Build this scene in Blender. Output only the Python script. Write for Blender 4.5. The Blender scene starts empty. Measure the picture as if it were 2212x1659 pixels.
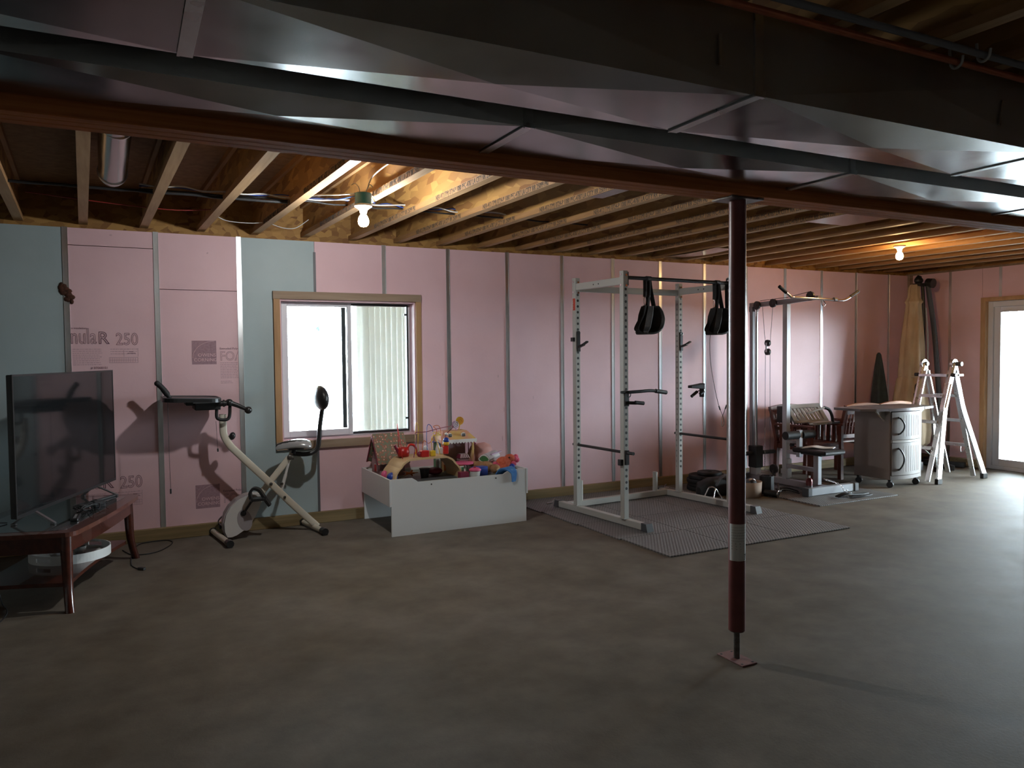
import bpy, math, random
from mathutils import Vector, Matrix
PI = math.pi
scene = bpy.context.scene
COL = scene.collection

# ------------------------------------------------------------------ camera
cd = bpy.data.cameras.new('camera'); cam = bpy.data.objects.new('camera', cd); COL.objects.link(cam)
cd.sensor_width = 36.0; cd.lens = 1641.1354 / 2212 * 36.0; cd.clip_start = 0.05; cd.clip_end = 200
yaw, pitch, roll = 0.4705, -0.0388, -0.0100
fw = Vector((math.sin(yaw)*math.cos(pitch), math.cos(yaw)*math.cos(pitch), math.sin(pitch)))
rt = Vector((math.cos(yaw), -math.sin(yaw), 0)); up = rt.cross(fw)
c_, s_ = math.cos(roll), math.sin(roll)
rt, up = c_*rt + s_*up, -s_*rt + c_*up
cam.matrix_world = Matrix(((rt.x, up.x, -fw.x, -0.5577), (rt.y, up.y, -fw.y, -6.5388), (rt.z, up.z, -fw.z, 1.4261), (0, 0, 0, 1)))
scene.camera = cam

# ------------------------------------------------------------------ light and exposure
scene.view_settings.view_transform = 'Standard'
scene.view_settings.look = 'None'
scene.view_settings.gamma = 1.0
scene.view_settings.exposure = 0.0
scene.view_settings.use_curve_mapping = False
scene.cycles.use_denoising = True
scene.cycles.max_bounces = 10
scene.cycles.diffuse_bounces = 6
scene.cycles.glossy_bounces = 5
scene.cycles.transparent_max_bounces = 12
scene.cycles.sample_clamp_indirect = 6.0
scene.cycles.use_light_tree = True

SKY = 118.0
BULB_A, BULB_B = 1150.0, 420.0
w = bpy.data.worlds.new('overcast_sky'); scene.world = w; w.use_nodes = True
nt = w.node_tree; nt.nodes.clear()
wo = nt.nodes.new('ShaderNodeOutputWorld'); bg = nt.nodes.new('ShaderNodeBackground')
gr = nt.nodes.new('ShaderNodeTexGradient'); mp = nt.nodes.new('ShaderNodeMapping'); tc = nt.nodes.new('ShaderNodeTexCoord')
cr = nt.nodes.new('ShaderNodeValToRGB')
mp.inputs['Rotation'].default_value = (0, PI/2, 0)
nt.links.new(tc.outputs['Generated'], mp.inputs['Vector']); nt.links.new(mp.outputs[0], gr.inputs[0]); nt.links.new(gr.outputs['Fac'], cr.inputs[0])
cr.color_ramp.elements[0].color = (0.78, 0.90, 1, 1); cr.color_ramp.elements[1].color = (0.74, 0.88, 1, 1)
nt.links.new(cr.outputs[0], bg.inputs['Color']); bg.inputs['Strength'].default_value = SKY
nt.links.new(bg.outputs[0], wo.inputs[0])

def portal(name, loc, sx, sy, rot):
    l = bpy.data.lights.new(name, 'AREA'); l.shape = 'RECTANGLE'; l.size = sx; l.size_y = sy
    l.cycles.is_portal = True
    o = bpy.data.objects.new(name, l); o.location = loc; o.rotation_euler = rot; COL.objects.link(o)
portal('window_daylight', (1.19, 0.20, 1.32), 1.2, 1.2, (-PI/2, 0, 0))
portal('door_daylight', (8.82, -1.93, 1.0), 1.95, 1.9, (PI/2, 0, PI/2))

# ------------------------------------------------------------------ materials
MATS = {}
def mat(name, c, rough=0.5, metal=0.0, c2=None, scale=6.0, bump=0.0, spec=0.5, stretch=None, detail=4.0, rvar=0.0, coat=0.0, emit=None, ramp=(0.35, 0.65), bscale=None, aniso=0.0):
    m = bpy.data.materials.new(name); m.use_nodes = True; MATS[name] = m
    nt = m.node_tree; b = nt.nodes['Principled BSDF']
    b.inputs['Base Color'].default_value = (*c, 1); b.inputs['Roughness'].default_value = rough
    b.inputs['Metallic'].default_value = metal; b.inputs['Specular IOR Level'].default_value = spec
    b.inputs['Coat Weight'].default_value = coat
    if aniso: b.inputs['Anisotropic'].default_value = aniso
    if emit:
        b.inputs['Emission Color'].default_value = (*emit[0], 1); b.inputs['Emission Strength'].default_value = emit[1]
    if c2 or bump or rvar:
        tc = nt.nodes.new('ShaderNodeTexCoord'); mp = nt.nodes.new('ShaderNodeMapping'); n = nt.nodes.new('ShaderNodeTexNoise')
        if stretch: mp.inputs['Scale'].default_value = stretch
        n.inputs['Scale'].default_value = scale; n.inputs['Detail'].default_value = detail
        nt.links.new(tc.outputs['Object'], mp.inputs[0]); nt.links.new(mp.outputs[0], n.inputs['Vector'])
        if c2:
            r = nt.nodes.new('ShaderNodeValToRGB'); r.color_ramp.elements[0].position = ramp[0]; r.color_ramp.elements[1].position = ramp[1]
            r.color_ramp.elements[0].color = (*c, 1); r.color_ramp.elements[1].color = (*c2, 1)
            nt.links.new(n.outputs['Fac'], r.inputs[0]); nt.links.new(r.outputs[0], b.inputs['Base Color'])
        if rvar:
            mr = nt.nodes.new('ShaderNodeMapRange'); mr.inputs['To Min'].default_value = rough - rvar; mr.inputs['To Max'].default_value = rough + rvar
            mr.inputs['From Min'].default_value = 0.3; mr.inputs['From Max'].default_value = 0.7
            nt.links.new(n.outputs['Fac'], mr.inputs['Value']); nt.links.new(mr.outputs[0], b.inputs['Roughness'])
        if bump:
            bn = nt.nodes.new('ShaderNodeBump'); bn.inputs['Strength'].default_value = bump; bn.inputs['Distance'].default_value = 0.01
            src = n
            if bscale:
                src = nt.nodes.new('ShaderNodeTexNoise'); src.inputs['Scale'].default_value = bscale; nt.links.new(mp.outputs[0], src.inputs['Vector'])
            nt.links.new(src.outputs['Fac'], bn.inputs['Height']); nt.links.new(bn.outputs[0], b.inputs['Normal'])
    return m

mat('pink_foam', (0.73, 0.485, 0.525), 0.55, c2=(0.78, 0.53, 0.57), scale=2.2, bump=0.05, bscale=40)
mat('blue_foam', (0.36, 0.45, 0.47), 0.55, c2=(0.40, 0.49, 0.51), scale=2.5, bump=0.05, bscale=40)
mat('foam_print', (0.20, 0.10, 0.13), 0.7)
mat('foam_print_faint', (0.40, 0.25, 0.29), 0.7, c2=(0.33, 0.19, 0.23), scale=60)
mat('scuff', (0.60, 0.395, 0.43), 0.8)
mat('galvanised', (0.52, 0.54, 0.55), 0.32, 1.0, c2=(0.62, 0.63, 0.63), scale=9, rvar=0.06)
mat('strip_metal', (0.78, 0.79, 0.80), 0.36, 1.0, c2=(0.55, 0.57, 0.58), scale=5, stretch=(2, 2, 0.6), rvar=0.08)
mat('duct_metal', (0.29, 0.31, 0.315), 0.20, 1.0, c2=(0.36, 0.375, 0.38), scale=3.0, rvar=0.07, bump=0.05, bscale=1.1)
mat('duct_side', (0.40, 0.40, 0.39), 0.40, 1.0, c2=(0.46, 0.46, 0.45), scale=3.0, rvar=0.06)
mat('plank_wood', (0.19, 0.135, 0.06), 0.7, c2=(0.27, 0.19, 0.09), scale=3, stretch=(0.6, 6, 12), bump=0.1)
mat('frame_wood', (0.36, 0.20, 0.09), 0.65, c2=(0.46, 0.27, 0.13), scale=4, stretch=(5, 5, 0.7), bump=0.08)
mat('frame_wood_grey', (0.26, 0.18, 0.12), 0.7, c2=(0.33, 0.24, 0.17), scale=4, stretch=(0.6, 5, 8), bump=0.08)
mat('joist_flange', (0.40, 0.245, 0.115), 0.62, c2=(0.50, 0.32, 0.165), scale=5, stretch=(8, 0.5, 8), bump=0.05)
mat('flange_shaded', (0.27, 0.135, 0.05), 0.65, c2=(0.36, 0.19, 0.075), scale=5, stretch=(8, 0.5, 8))  # darker copy of the flange wood: shade on the side faces as colour
mat('beam_wood', (0.33, 0.10, 0.030), 0.65, c2=(0.42, 0.14, 0.045), scale=4, stretch=(0.3, 8, 20), bump=0.08, spec=0.08)
mat('ink', (0.06, 0.05, 0.04), 0.7)
mat('white_vinyl', (0.66, 0.66, 0.70), 0.4)
mat('white_paint', (0.72, 0.72, 0.70), 0.35)
mat('black_seal', (0.015, 0.016, 0.018), 0.5)
mat('post_red', (0.11, 0.023, 0.021), 0.36, c2=(0.14, 0.03, 0.028), scale=12)
mat('plate_red', (0.17, 0.075, 0.07), 0.6, c2=(0.22, 0.10, 0.09), scale=14)
mat('steel_dark', (0.16, 0.15, 0.14), 0.4, 0.8, c2=(0.1, 0.09, 0.08), scale=40)
mat('paper', (0.62, 0.62, 0.60), 0.6)
mat('cherry', (0.052, 0.011, 0.006), 0.25, c2=(0.08, 0.017, 0.009), scale=5, stretch=(1, 6, 6), coat=0.4)
mat('cherry_top', (0.10, 0.035, 0.025), 0.16, c2=(0.14, 0.05, 0.035), scale=5, stretch=(1, 6, 6), coat=0.5)
mat('smoked_glass', (0.05, 0.055, 0.055), 0.05, coat=1.0)
mat('tv_screen', (0.010, 0.011, 0.012), 0.09, coat=0.15, spec=0.45)
mat('black_plastic', (0.018, 0.018, 0.019), 0.35)
mat('black_matte', (0.013, 0.013, 0.014), 0.65)
mat('black_vinyl', (0.014, 0.014, 0.015), 0.42, bump=0.15, scale=60)
mat('dark_grey', (0.07, 0.072, 0.078), 0.45)
mat('silver_plastic', (0.55, 0.56, 0.57), 0.28, 0.5)
mat('chrome', (0.72, 0.72, 0.74), 0.14, 1.0)
mat('white_melamine', (0.66, 0.66, 0.65), 0.32)
mat('tray_white', (0.74, 0.76, 0.75), 0.35)
mat('bike_cream', (0.63, 0.58, 0.48), 0.30)
mat('bike_white', (0.66, 0.64, 0.62), 0.35)
mat('bike_lilac', (0.36, 0.32, 0.33), 0.4)
mat('rack_grey', (0.43, 0.425, 0.395), 0.34)
mat('lat_grey', (0.33, 0.31, 0.33), 0.36)
mat('lat_light', (0.50, 0.52, 0.55), 0.32, 0.3)
mat('red_label', (0.45, 0.05, 0.03), 0.5)
mat('cabinet_taupe', (0.15, 0.127, 0.113), 0.5)
mat('cabinet_side', (0.245, 0.20, 0.18), 0.5)
mat('cabinet_light', (0.33, 0.31, 0.285), 0.4)
mat('cabinet_top', (0.17, 0.15, 0.155), 0.3)
mat('chair_wood', (0.085, 0.020, 0.012), 0.42, c2=(0.12, 0.03, 0.016), scale=5, stretch=(3, 3, 3))
mat('crest_wood', (0.40, 0.17, 0.08), 0.4)
mat('aluminium', (0.74, 0.75, 0.76), 0.30, 0.9, c2=(0.66, 0.67, 0.69), scale=14, rvar=0.05)
mat('tan_cloth', (0.42, 0.31, 0.19), 0.8, c2=(0.50, 0.38, 0.25), scale=5, stretch=(3, 3, 0.8), bump=0.15)
mat('green_cloth', (0.022, 0.03, 0.027), 0.85, c2=(0.035, 0.045, 0.04), scale=12)
mat('copper', (0.46, 0.15, 0.07), 0.42, 0.7, c2=(0.36, 0.11, 0.06), scale=14)
mat('pipe_grey', (0.12, 0.12, 0.13), 0.45)
mat('foot_metal', (0.20, 0.20, 0.21), 0.3, 0.8)
mat('hanger_grey', (0.34, 0.33, 0.31), 0.5)
mat('teal_plastic', (0.01, 0.13, 0.17), 0.4)
mat('porcelain', (0.78, 0.77, 0.72), 0.3)
mat('cable_white', (0.6, 0.6, 0.58), 0.5); mat('cable_blue', (0.03, 0.07, 0.28), 0.5); mat('cable_black', (0.02, 0.02, 0.022), 0.5); mat('cable_red', (0.25, 0.02, 0.015), 0.5)
mat('bulb_cool', (0.9, 0.9, 0.9), 0.3, emit=((0.95, 0.97, 0.96), BULB_A))
mat('bulb_warm', (0.9, 0.8, 0.6), 0.3, emit=((1.0, 0.60, 0.25), BULB_B))
mat('burnt_foam', (0.045, 0.016, 0.008), 0.9, c2=(0.09, 0.03, 0.015), scale=50)
mat('cardboard', (0.36, 0.25, 0.18), 0.75)
mat('play_board', (0.16, 0.19, 0.15), 0.45)
mat('toy_wood', (0.52, 0.34, 0.17), 0.45, c2=(0.60, 0.41, 0.22), scale=6)
mat('toy_red', (0.42, 0.015, 0.012), 0.35); mat('toy_yellow', (0.60, 0.38, 0.02), 0.35); mat('toy_blue', (0.02, 0.05, 0.30), 0.35)
mat('toy_pink', (0.66, 0.10, 0.22), 0.45); mat('toy_orange', (0.60, 0.17, 0.05), 0.6); mat('toy_green', (0.07, 0.22, 0.09), 0.4)
mat('toy_white', (0.7, 0.7, 0.68), 0.4); mat('toy_lilac', (0.42, 0.28, 0.42), 0.4); mat('toy_maroon', (0.20, 0.02, 0.05), 0.5)
mat('plush_brown', (0.30, 0.15, 0.07), 0.95, c2=(0.40, 0.22, 0.11), scale=40, bump=0.3)
mat('plush_pink', (0.62, 0.09, 0.16), 0.95, c2=(0.72, 0.14, 0.22), scale=50, bump=0.3)
mat('plush_coral', (0.55, 0.10, 0.05), 0.95, c2=(0.64, 0.16, 0.09), scale=50, bump=0.3)
mat('cloth_blue', (0.05, 0.18, 0.48), 0.8, c2=(0.08, 0.25, 0.55), scale=30)
mat('bag_rose', (0.46, 0.22, 0.20), 0.6, c2=(0.52, 0.27, 0.24), scale=10)
mat('candy_yellow', (0.62, 0.40, 0.14), 0.5, c2=(0.60, 0.28, 0.20), scale=9, ramp=(0.42, 0.58))
mat('house_pink', (0.34, 0.20, 0.21), 0.6)
mat('snow', (0.85, 0.87, 0.90), 0.8, c2=(0.78, 0.80, 0.83), scale=0.8)
mat('bark', (0.30, 0.28, 0.27), 0.9)
mat('shed_white', (0.80, 0.81, 0.79), 0.6)
mat('towel', (0.7, 0.66, 0.64), 0.85)
mat('brown_foil', (0.20, 0.09, 0.04), 0.5)
mat('spray_can', (0.20, 0.045, 0.05), 0.3, 0.3); mat('spray_band', (0.35, 0.36, 0.40), 0.3, 0.4)
mat('clear_glassware', (0.35, 0.36, 0.36), 0.1, coat=0.8)
mat('wall_concrete', (0.50, 0.46, 0.42), 0.85, c2=(0.55, 0.51, 0.46), scale=3, bump=0.1)
mat('subfloor', (0.26, 0.15, 0.065), 0.75, c2=(0.36, 0.22, 0.10), scale=18, stretch=(1, 1, 1))

def nodes_of(name):
    m = MATS[name]; return m.node_tree, m.node_tree.nodes['Principled BSDF']
# concrete slab: mottled, trowelled, slightly shiny
m = mat('concrete_floor', (0.30, 0.285, 0.265), 0.38)
nt, b = nodes_of('concrete_floor')
tc = nt.nodes.new('ShaderNodeTexCoord')
def nz(s, d=5, rough=0.6):
    n = nt.nodes.new('ShaderNodeTexNoise'); n.inputs['Scale'].default_value = s; n.inputs['Detail'].default_value = d; n.inputs['Roughness'].default_value = rough
    nt.links.new(tc.outputs['Object'], n.inputs['Vector']); return n
n1, n2, n3 = nz(0.9), nz(4.0), nz(70, 3)
r1 = nt.nodes.new('ShaderNodeValToRGB'); e = r1.color_ramp.elements
e[0].position = 0.35; e[0].color = (0.135, 0.112, 0.086, 1); e[1].position = 0.66; e[1].color = (0.185, 0.163, 0.136, 1)
nt.links.new(n1.outputs['Fac'], r1.inputs[0])
r2 = nt.nodes.new('ShaderNodeValToRGB'); e = r2.color_ramp.elements
e[0].position = 0.3; e[0].color = (0.76, 0.75, 0.75, 1); e[1].position = 0.7; e[1].color = (1.14, 1.14, 1.15, 1)
nt.links.new(n2.outputs['Fac'], r2.inputs[0])
mx = nt.nodes.new('ShaderNodeMix'); mx.data_type = 'RGBA'; mx.blend_type = 'MULTIPLY'; mx.inputs[0].default_value = 1
nt.links.new(r1.outputs[0], mx.inputs[6]); nt.links.new(r2.outputs[0], mx.inputs[7]); nt.links.new(mx.outputs[2], b.inputs['Base Color'])
mr = nt.nodes.new('ShaderNodeMapRange'); mr.inputs['To Min'].default_value = 0.62; mr.inputs['To Max'].default_value = 0.80; b.inputs['Specular IOR Level'].default_value = 0.08
nt.links.new(n2.outputs['Fac'], mr.inputs['Value']); nt.links.new(mr.outputs[0], b.inputs['Roughness'])
bp = nt.nodes.new('ShaderNodeBump'); bp.inputs['Strength'].default_value = 0.06; bp.inputs['Distance'].default_value = 0.01
nt.links.new(n3.outputs['Fac'], bp.inputs['Height']); nt.links.new(bp.outputs[0], b.inputs['Normal'])

def voronoi_mat(name, ca, cb, scale, rough, randomness, pos, bump, stretch=None, feature='F1', rot=0, bdist=0.004):
    mat(name, ca, rough); nt, b = nodes_of(name)
    tc = nt.nodes.new('ShaderNodeTexCoord'); mp = nt.nodes.new('ShaderNodeMapping'); v = nt.nodes.new('ShaderNodeTexVoronoi')
    if stretch: mp.inputs['Scale'].default_value = stretch
    mp.inputs['Rotation'].default_value = (0, 0, rot)
    v.inputs['Scale'].default_value = scale; v.inputs['Randomness'].default_value = randomness; v.feature = feature
    nt.links.new(tc.outputs['Object'], mp.inputs[0]); nt.links.new(mp.outputs[0], v.inputs['Vector'])
    r = nt.nodes.new('ShaderNodeValToRGB'); r.color_ramp.elements[0].position = pos[0]; r.color_ramp.elements[1].position = pos[1]
    r.color_ramp.elements[0].color = (*ca, 1); r.color_ramp.elements[1].color = (*cb, 1)
    nt.links.new(v.outputs['Distance'], r.inputs[0]); nt.links.new(r.outputs[0], b.inputs['Base Color'])
    if bump:
        bn = nt.nodes.new('ShaderNodeBump'); bn.inputs['Strength'].default_value = bump; bn.inputs['Distance'].default_value = bdist; bn.invert = True
        nt.links.new(v.outputs['Distance'], bn.inputs['Height']); nt.links.new(bn.outputs[0], b.inputs['Normal'])
    return nt, b, v, r
# rubber tiles with raised studs (flat 2D grid)
nt, b, v, r = voronoi_mat('mat_rubber', (0.24, 0.235, 0.23), (0.12, 0.115, 0.115), 52, 0.5, 0.0, (0.16, 0.34), 0.9, stretch=(1.0, 0.72, 0.001), rot=PI/4)
# oriented strand board
nt, b, v, r = voronoi_mat('osb', (0.20, 0.085, 0.022), (0.42, 0.23, 0.065), 16, 0.7, 1.0, (0.1, 0.7), 0.2, stretch=(1, 0.45, 1.6))
nt.links.new(v.outputs['Color'], r.inputs[0])
# printed fabric roof of the toy house
nt, b, v, r = voronoi_mat('roof_print', (0.60, 0.52, 0.40), (0.34, 0.10, 0.06), 42, 0.7, 0.7, (0.12, 0.3), 0)
el = r.color_ramp.elements.new(0.62); el.color = (0.16, 0.17, 0.11, 1)

# clear panes
def glass_mat(name, tint, gl):
    m = bpy.data.materials.new(name); m.use_nodes = True; MATS[name] = m; nt = m.node_tree; nt.nodes.clear()
    o = nt.nodes.new('ShaderNodeOutputMaterial'); t = nt.nodes.new('ShaderNodeBsdfTransparent'); g = nt.nodes.new('ShaderNodeBsdfGlossy')
    mi = nt.nodes.new('ShaderNodeMixShader'); t.inputs[0].default_value = (*tint, 1); g.inputs['Roughness'].default_value = 0.02
    lw = nt.nodes.new('ShaderNodeFresnel'); lw.inputs[0].default_value = gl
    nt.links.new(lw.outputs[0], mi.inputs[0]); nt.links.new(t.outputs[0], mi.inputs[1]); nt.links.new(g.outputs[0], mi.inputs[2]); nt.links.new(mi.outputs[0], o.inputs[0])
glass_mat('pane_glass', (0.95, 0.97, 0.96), 1.45)
glass_mat('blue_film', (0.10, 0.14, 0.20), 1.1)
glass_mat('screened_glass', (0.55, 0.57, 0.56), 1.45)

# ------------------------------------------------------------------ mesh helpers
FR = {}                                  # object name -> frame matrix of its thing
FO = {}; ZM = [None]                     # heights of the toys are squeezed onto the raised play board
class MB:
    def __init__(s): s.v = []; s.f = []; s.m = []; s.s = []
    def add(s, vs, fs, mi=0, sm=False, M=None):
        k = len(s.v)
        s.v += [tuple(M @ Vector(p)) if M else tuple(p) for p in vs]
        for f in fs: s.f.append([k+i for i in f]); s.m.append(mi); s.s.append(sm)
        return s
    def box(s, x0, y0, z0, x1, y1, z1, mi=0, M=None):
        vs = [(x0,y0,z0),(x1,y0,z0),(x1,y1,z0),(x0,y1,z0),(x0,y0,z1),(x1,y0,z1),(x1,y1,z1),(x0,y1,z1)]
        return s.add(vs, [(0,3,2,1),(4,5,6,7),(0,1,5,4),(1,2,6,5),(2,3,7,6),(3,0,4,7)], mi, False, M)
    def bar(s, p0, p1, w, h, upv=(0,0,1), mi=0):
        p0, p1 = Vector(p0), Vector(p1); d = (p1-p0); L = d.length; d.normalize(); u = Vector(upv)
        if abs(d.dot(u)) > 0.99: u = Vector((0,1,0)) if abs(d.y) < 0.9 else Vector((1,0,0))
        r = d.cross(u).normalized(); u = r.cross(d)
        M = Matrix(((d.x,r.x,u.x,p0.x),(d.y,r.y,u.y,p0.y),(d.z,r.z,u.z,p0.z),(0,0,0,1)))
        return s.box(0,-w/2,-h/2,L,w/2,h/2,mi,M)
    def cyl(s, p0, p1, r0, r1=None, n=16, mi=0, sm=True, caps=True):
        if r1 is None: r1 = r0
        p0, p1 = Vector(p0), Vector(p1); d = (p1-p0).normalized(); a = d.orthogonal().normalized(); b = d.cross(a)
        vs = []
        for p, r in ((p0,r0),(p1,r1)):
            for i in range(n):
                t = 2*PI*i/n; vs.append(p + a*math.cos(t)*r + b*math.sin(t)*r)
        s.add(vs, [(i,(i+1)%n,n+(i+1)%n,n+i) for i in range(n)], mi, sm)
        if caps:
            s.add(vs[:n], [tuple(range(n))[::-1]], mi); s.add(vs[n:], [tuple(range(n))], mi)
        return s
    def tube(s, pts, r, n=8, mi=0, closed=False, sub=0, caps=True):
        pts = [Vector(p) for p in pts]
        if sub: pts = smooth_path(pts, sub, closed)
        N = len(pts); rs = r if isinstance(r, (list,tuple)) else [r]*N
        if len(rs) != N: rs = [rs[min(len(rs)-1, int(i*(len(rs)-1)/(N-1)+0.5))] for i in range(N)]
        vs = []; a = None
        for i, p in enumerate(pts):
            if closed: d = pts[(i+1)%N]-pts[i-1]
            else: d = pts[min(i+1,N-1)]-pts[max(i-1,0)]
            if d.length < 1e-9: d = Vector((0,0,1))
            d.normalize()
            a = d.orthogonal().normalized() if a is None else (a - d*a.dot(d)).normalized()
            b = d.cross(a)
            for k in range(n):
                t = 2*PI*k/n; vs.append(p + (a*math.cos(t)+b*math.sin(t))*rs[i])
        fs = []
        for i in range(N if closed else N-1):
            j = (i+1)%N
            for k in range(n): fs.append((i*n+k, i*n+(k+1)%n, j*n+(k+1)%n, j*n+k))
        s.add(vs, fs, mi, True)
        if caps and not closed:
            s.add(vs[:n], [tuple(range(n))[::-1]], mi); s.add(vs[-n:], [tuple(range(n))], mi)
        return s
    def ell(s, c, r, n=16, mi=0, M=None):
        if not isinstance(r, (list,tuple)): r = (r,r,r)
        vs = []; fs = []; h = n//2
        for i in range(h+1):
            ph = PI*i/h
            for k in range(n):
                t = 2*PI*k/n; vs.append((r[0]*math.sin(ph)*math.cos(t), r[1]*math.sin(ph)*math.sin(t), r[2]*math.cos(ph)))
        for i in range(h):
            for k in range(n): fs.append((i*n+k, (i+1)*n+k, (i+1)*n+(k+1)%n, i*n+(k+1)%n))
        T = Matrix.Translation(Vector(c)) @ (M if M else Matrix())
        return s.add(vs, fs, mi, True, T)
    def lathe(s, prof, c=(0,0,0), n=24, mi=0, M=None, sm=True, wob=None):
        vs = []; fs = []
        for i, (r, z) in enumerate(prof):
            for k in range(n):
                t = 2*PI*k/n; rr = r*(wob(t, z) if wob else 1); vs.append((rr*math.cos(t), rr*math.sin(t), z))
        for i in range(len(prof)-1):
            for k in range(n): fs.append((i*n+k, i*n+(k+1)%n, (i+1)*n+(k+1)%n, (i+1)*n+k))
        T = Matrix.Translation(Vector(c)) @ (M if M else Matrix())
        return s.add(vs, fs, mi, sm, T)
    def prism(s, poly, t0, t1, M=None, mi=0, sm=False):
        n = len(poly); vs = [(x,y,t0) for x,y in poly]+[(x,y,t1) for x,y in poly]
        s.add(vs, [tuple(range(n))[::-1], tuple(range(n,2*n))], mi, False, M)
        return s.add(vs, [(i,(i+1)%n,n+(i+1)%n,n+i) for i in range(n)], mi, sm, M)
    def loft(s, secs, mi=0, sm=False, caps=True):
        n = len(secs[0]); vs = [p for q in secs for p in q]; fs = []
        for i in range(len(secs)-1):
            for k in range(n): fs.append((i*n+k, i*n+(k+1)%n, (i+1)*n+(k+1)%n, (i+1)*n+k))
        s.add(vs, fs, mi, sm)
        if caps: s.add(secs[0], [tuple(range(n))[::-1]], mi); s.add(secs[-1], [tuple(range(n))], mi)
        return s
def smooth_path(p, sub, closed=False):
    out = []; N = len(p)
    rng = range(N if closed else N-1)
    for i in rng:
        p0 = p[i-1] if (i > 0 or closed) else p[0]; p1 = p[i]; p2 = p[(i+1)%N]; p3 = p[(i+2)%N] if (closed or i+2 < N) else p[-1]
        for k in range(sub):
            t = k/sub
            out.append(0.5*((2*p1)+(p2-p0)*t+(2*p0-5*p1+4*p2-p3)*t*t+(3*p1-p0-3*p2+p3)*t*t*t))
    if not closed: out.append(p[-1])
    return out
def XZ(y=0):   # matrix for prism: local (x, z) outline, thickness along y
    return Matrix(((1,0,0,0),(0,0,1,y),(0,1,0,0),(0,0,0,1)))
def YZ(x=0):   # local (y, z) outline, thickness along x
    return Matrix(((0,0,1,x),(1,0,0,0),(0,1,0,0),(0,0,0,1)))

def tag(o, label=None, cat=None, group=None, kind=None):
    if label: o['label'] = label
    if cat: o['category'] = cat
    if group: o['group'] = group
    if kind: o['kind'] = kind
    return o
def thing(name, label, cat, loc=(0,0,0), rotz=0.0, group=None):
    o = bpy.data.objects.new(name, None); COL.objects.link(o); o.empty_display_size = 0.05
    FO[o.name] = Matrix.Translation(Vector(loc)) @ Matrix.Rotation(rotz, 4, 'Z')
    if ZM[0]: loc = Vector(loc); loc.z = ZM[0](loc.z)
    o.location = loc; o.rotation_euler = (0,0,rotz)
    FR[o.name] = Matrix.Translation(Vector(loc)) @ Matrix.Rotation(rotz, 4, 'Z')
    return tag(o, label, cat, group)
def build(mb, name, mats, parent=None, local=False, origin=None, bevel=0.0, label=None, seg=1):
    """local=False: vertices were written in world coordinates."""
    me = bpy.data.meshes.new(name)
    vs = mb.v
    if ZM[0]:
        if local: vs = [FO[parent.name] @ Vector(p) for p in vs]; local = False
        vs = [Vector((p[0], p[1], ZM[0](p[2]))) for p in vs]
        if origin is not None: origin = Vector(origin); origin.z = ZM[0](origin.z)
    if parent is not None:
        F = FR[parent.name]
        if not local:
            I = F.inverted(); vs = [I @ Vector(p) for p in vs]
    elif origin is not None:
        F = Matrix.Translation(Vector(origin))
        if not local: vs = [Vector(p)-Vector(origin) for p in vs]
    else: F = Matrix()
    me.from_pydata([tuple(p) for p in vs], [], mb.f)
    if isinstance(mats, str): mats = [mats]
    for x in mats: me.materials.append(MATS[x])
    me.polygons.foreach_set('material_index', mb.m); me.polygons.foreach_set('use_smooth', mb.s)
    me.update()
    o = bpy.data.objects.new(name, me); COL.objects.link(o)
    if parent is not None: o.parent = parent
    elif origin is not None: o.location = origin
    FR[o.name] = F; FO[o.name] = FO[parent.name] if parent is not None and parent.name in FO else F
    if bevel:
        b = o.modifiers.new('bevel', 'BEVEL'); b.width = bevel; b.segments = seg; b.limit_method = 'ANGLE'; b.angle_limit = 0.8
    if label: o['label'] = label
    return o
def struct(mb, name, mats, parent=None, **k):
    o = build(mb, name, mats, parent, **k)
    if parent is None: o['kind'] = 'structure'
    return o
def text_mb(body, size, M, outline=0.0, depth=0.0008, align='LEFT', spacing=1.0, sx=1.0, shear=0.0):
    cu = bpy.data.curves.new('t', 'FONT'); cu.body = body; cu.size = size; cu.align_x = align; cu.space_character = spacing; cu.resolution_u = 3
    cu.shear = shear
    if outline: cu.fill_mode = 'NONE'; cu.bevel_depth = outline; cu.bevel_resolution = 0
    else: cu.extrude = depth
    o = bpy.data.objects.new('t', cu); COL.objects.link(o)
    dg = bpy.context.evaluated_depsgraph_get(); me = bpy.data.meshes.new_from_object(o.evaluated_get(dg))
    mb = MB(); mb.add([Vector((v.co.x*sx, v.co.y, v.co.z)) for v in me.vertices], [tuple(p.vertices) for p in me.polygons], 0, False, M)
    bpy.data.objects.remove(o); bpy.data.curves.remove(cu); bpy.data.meshes.remove(me)
    return mb
def frame_m(o, x, y):                    # text frame: origin, reading direction, up
    x = Vector(x).normalized(); y = Vector(y).normalized(); z = x.cross(y); o = Vector(o)
    return Matrix(((x.x,y.x,z.x,o.x),(x.y,y.y,z.y,o.y),(x.z,y.z,z.z,o.z),(0,0,0,1)))
rnd = random.Random(7)
ORD = ['first','second','third','fourth','fifth','sixth','seventh','eighth','ninth','tenth','eleventh','twelfth','thirteenth','fourteenth','fifteenth','sixteenth','seventeenth','eighteenth','nineteenth','twentieth','twenty-first','twenty-second','twenty-third','twenty-fourth','twenty-fifth','twenty-sixth']

# ================================================================== the setting
XL, XR, YF, YB, HW = -4.2, 8.637, -9.6, 0.0, 2.40
WIN = (0.60, 1.80, 0.70, 1.925)                 # window hole x0,x1,z0,z1
DOOR = (-2.92, -0.985, 0.0, 2.005)              # door hole y0,y1,z0,z1
struct(MB().box(XL-0.3, YF-0.3, -0.12, XR+0.25, 0.3, 0.0), 'floor', 'concrete_floor')
ceil = struct(MB().box(XL-0.3, YF-0.3, 2.725, XR+0.3, 0.3, 2.76), 'ceiling', 'subfloor')
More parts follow.
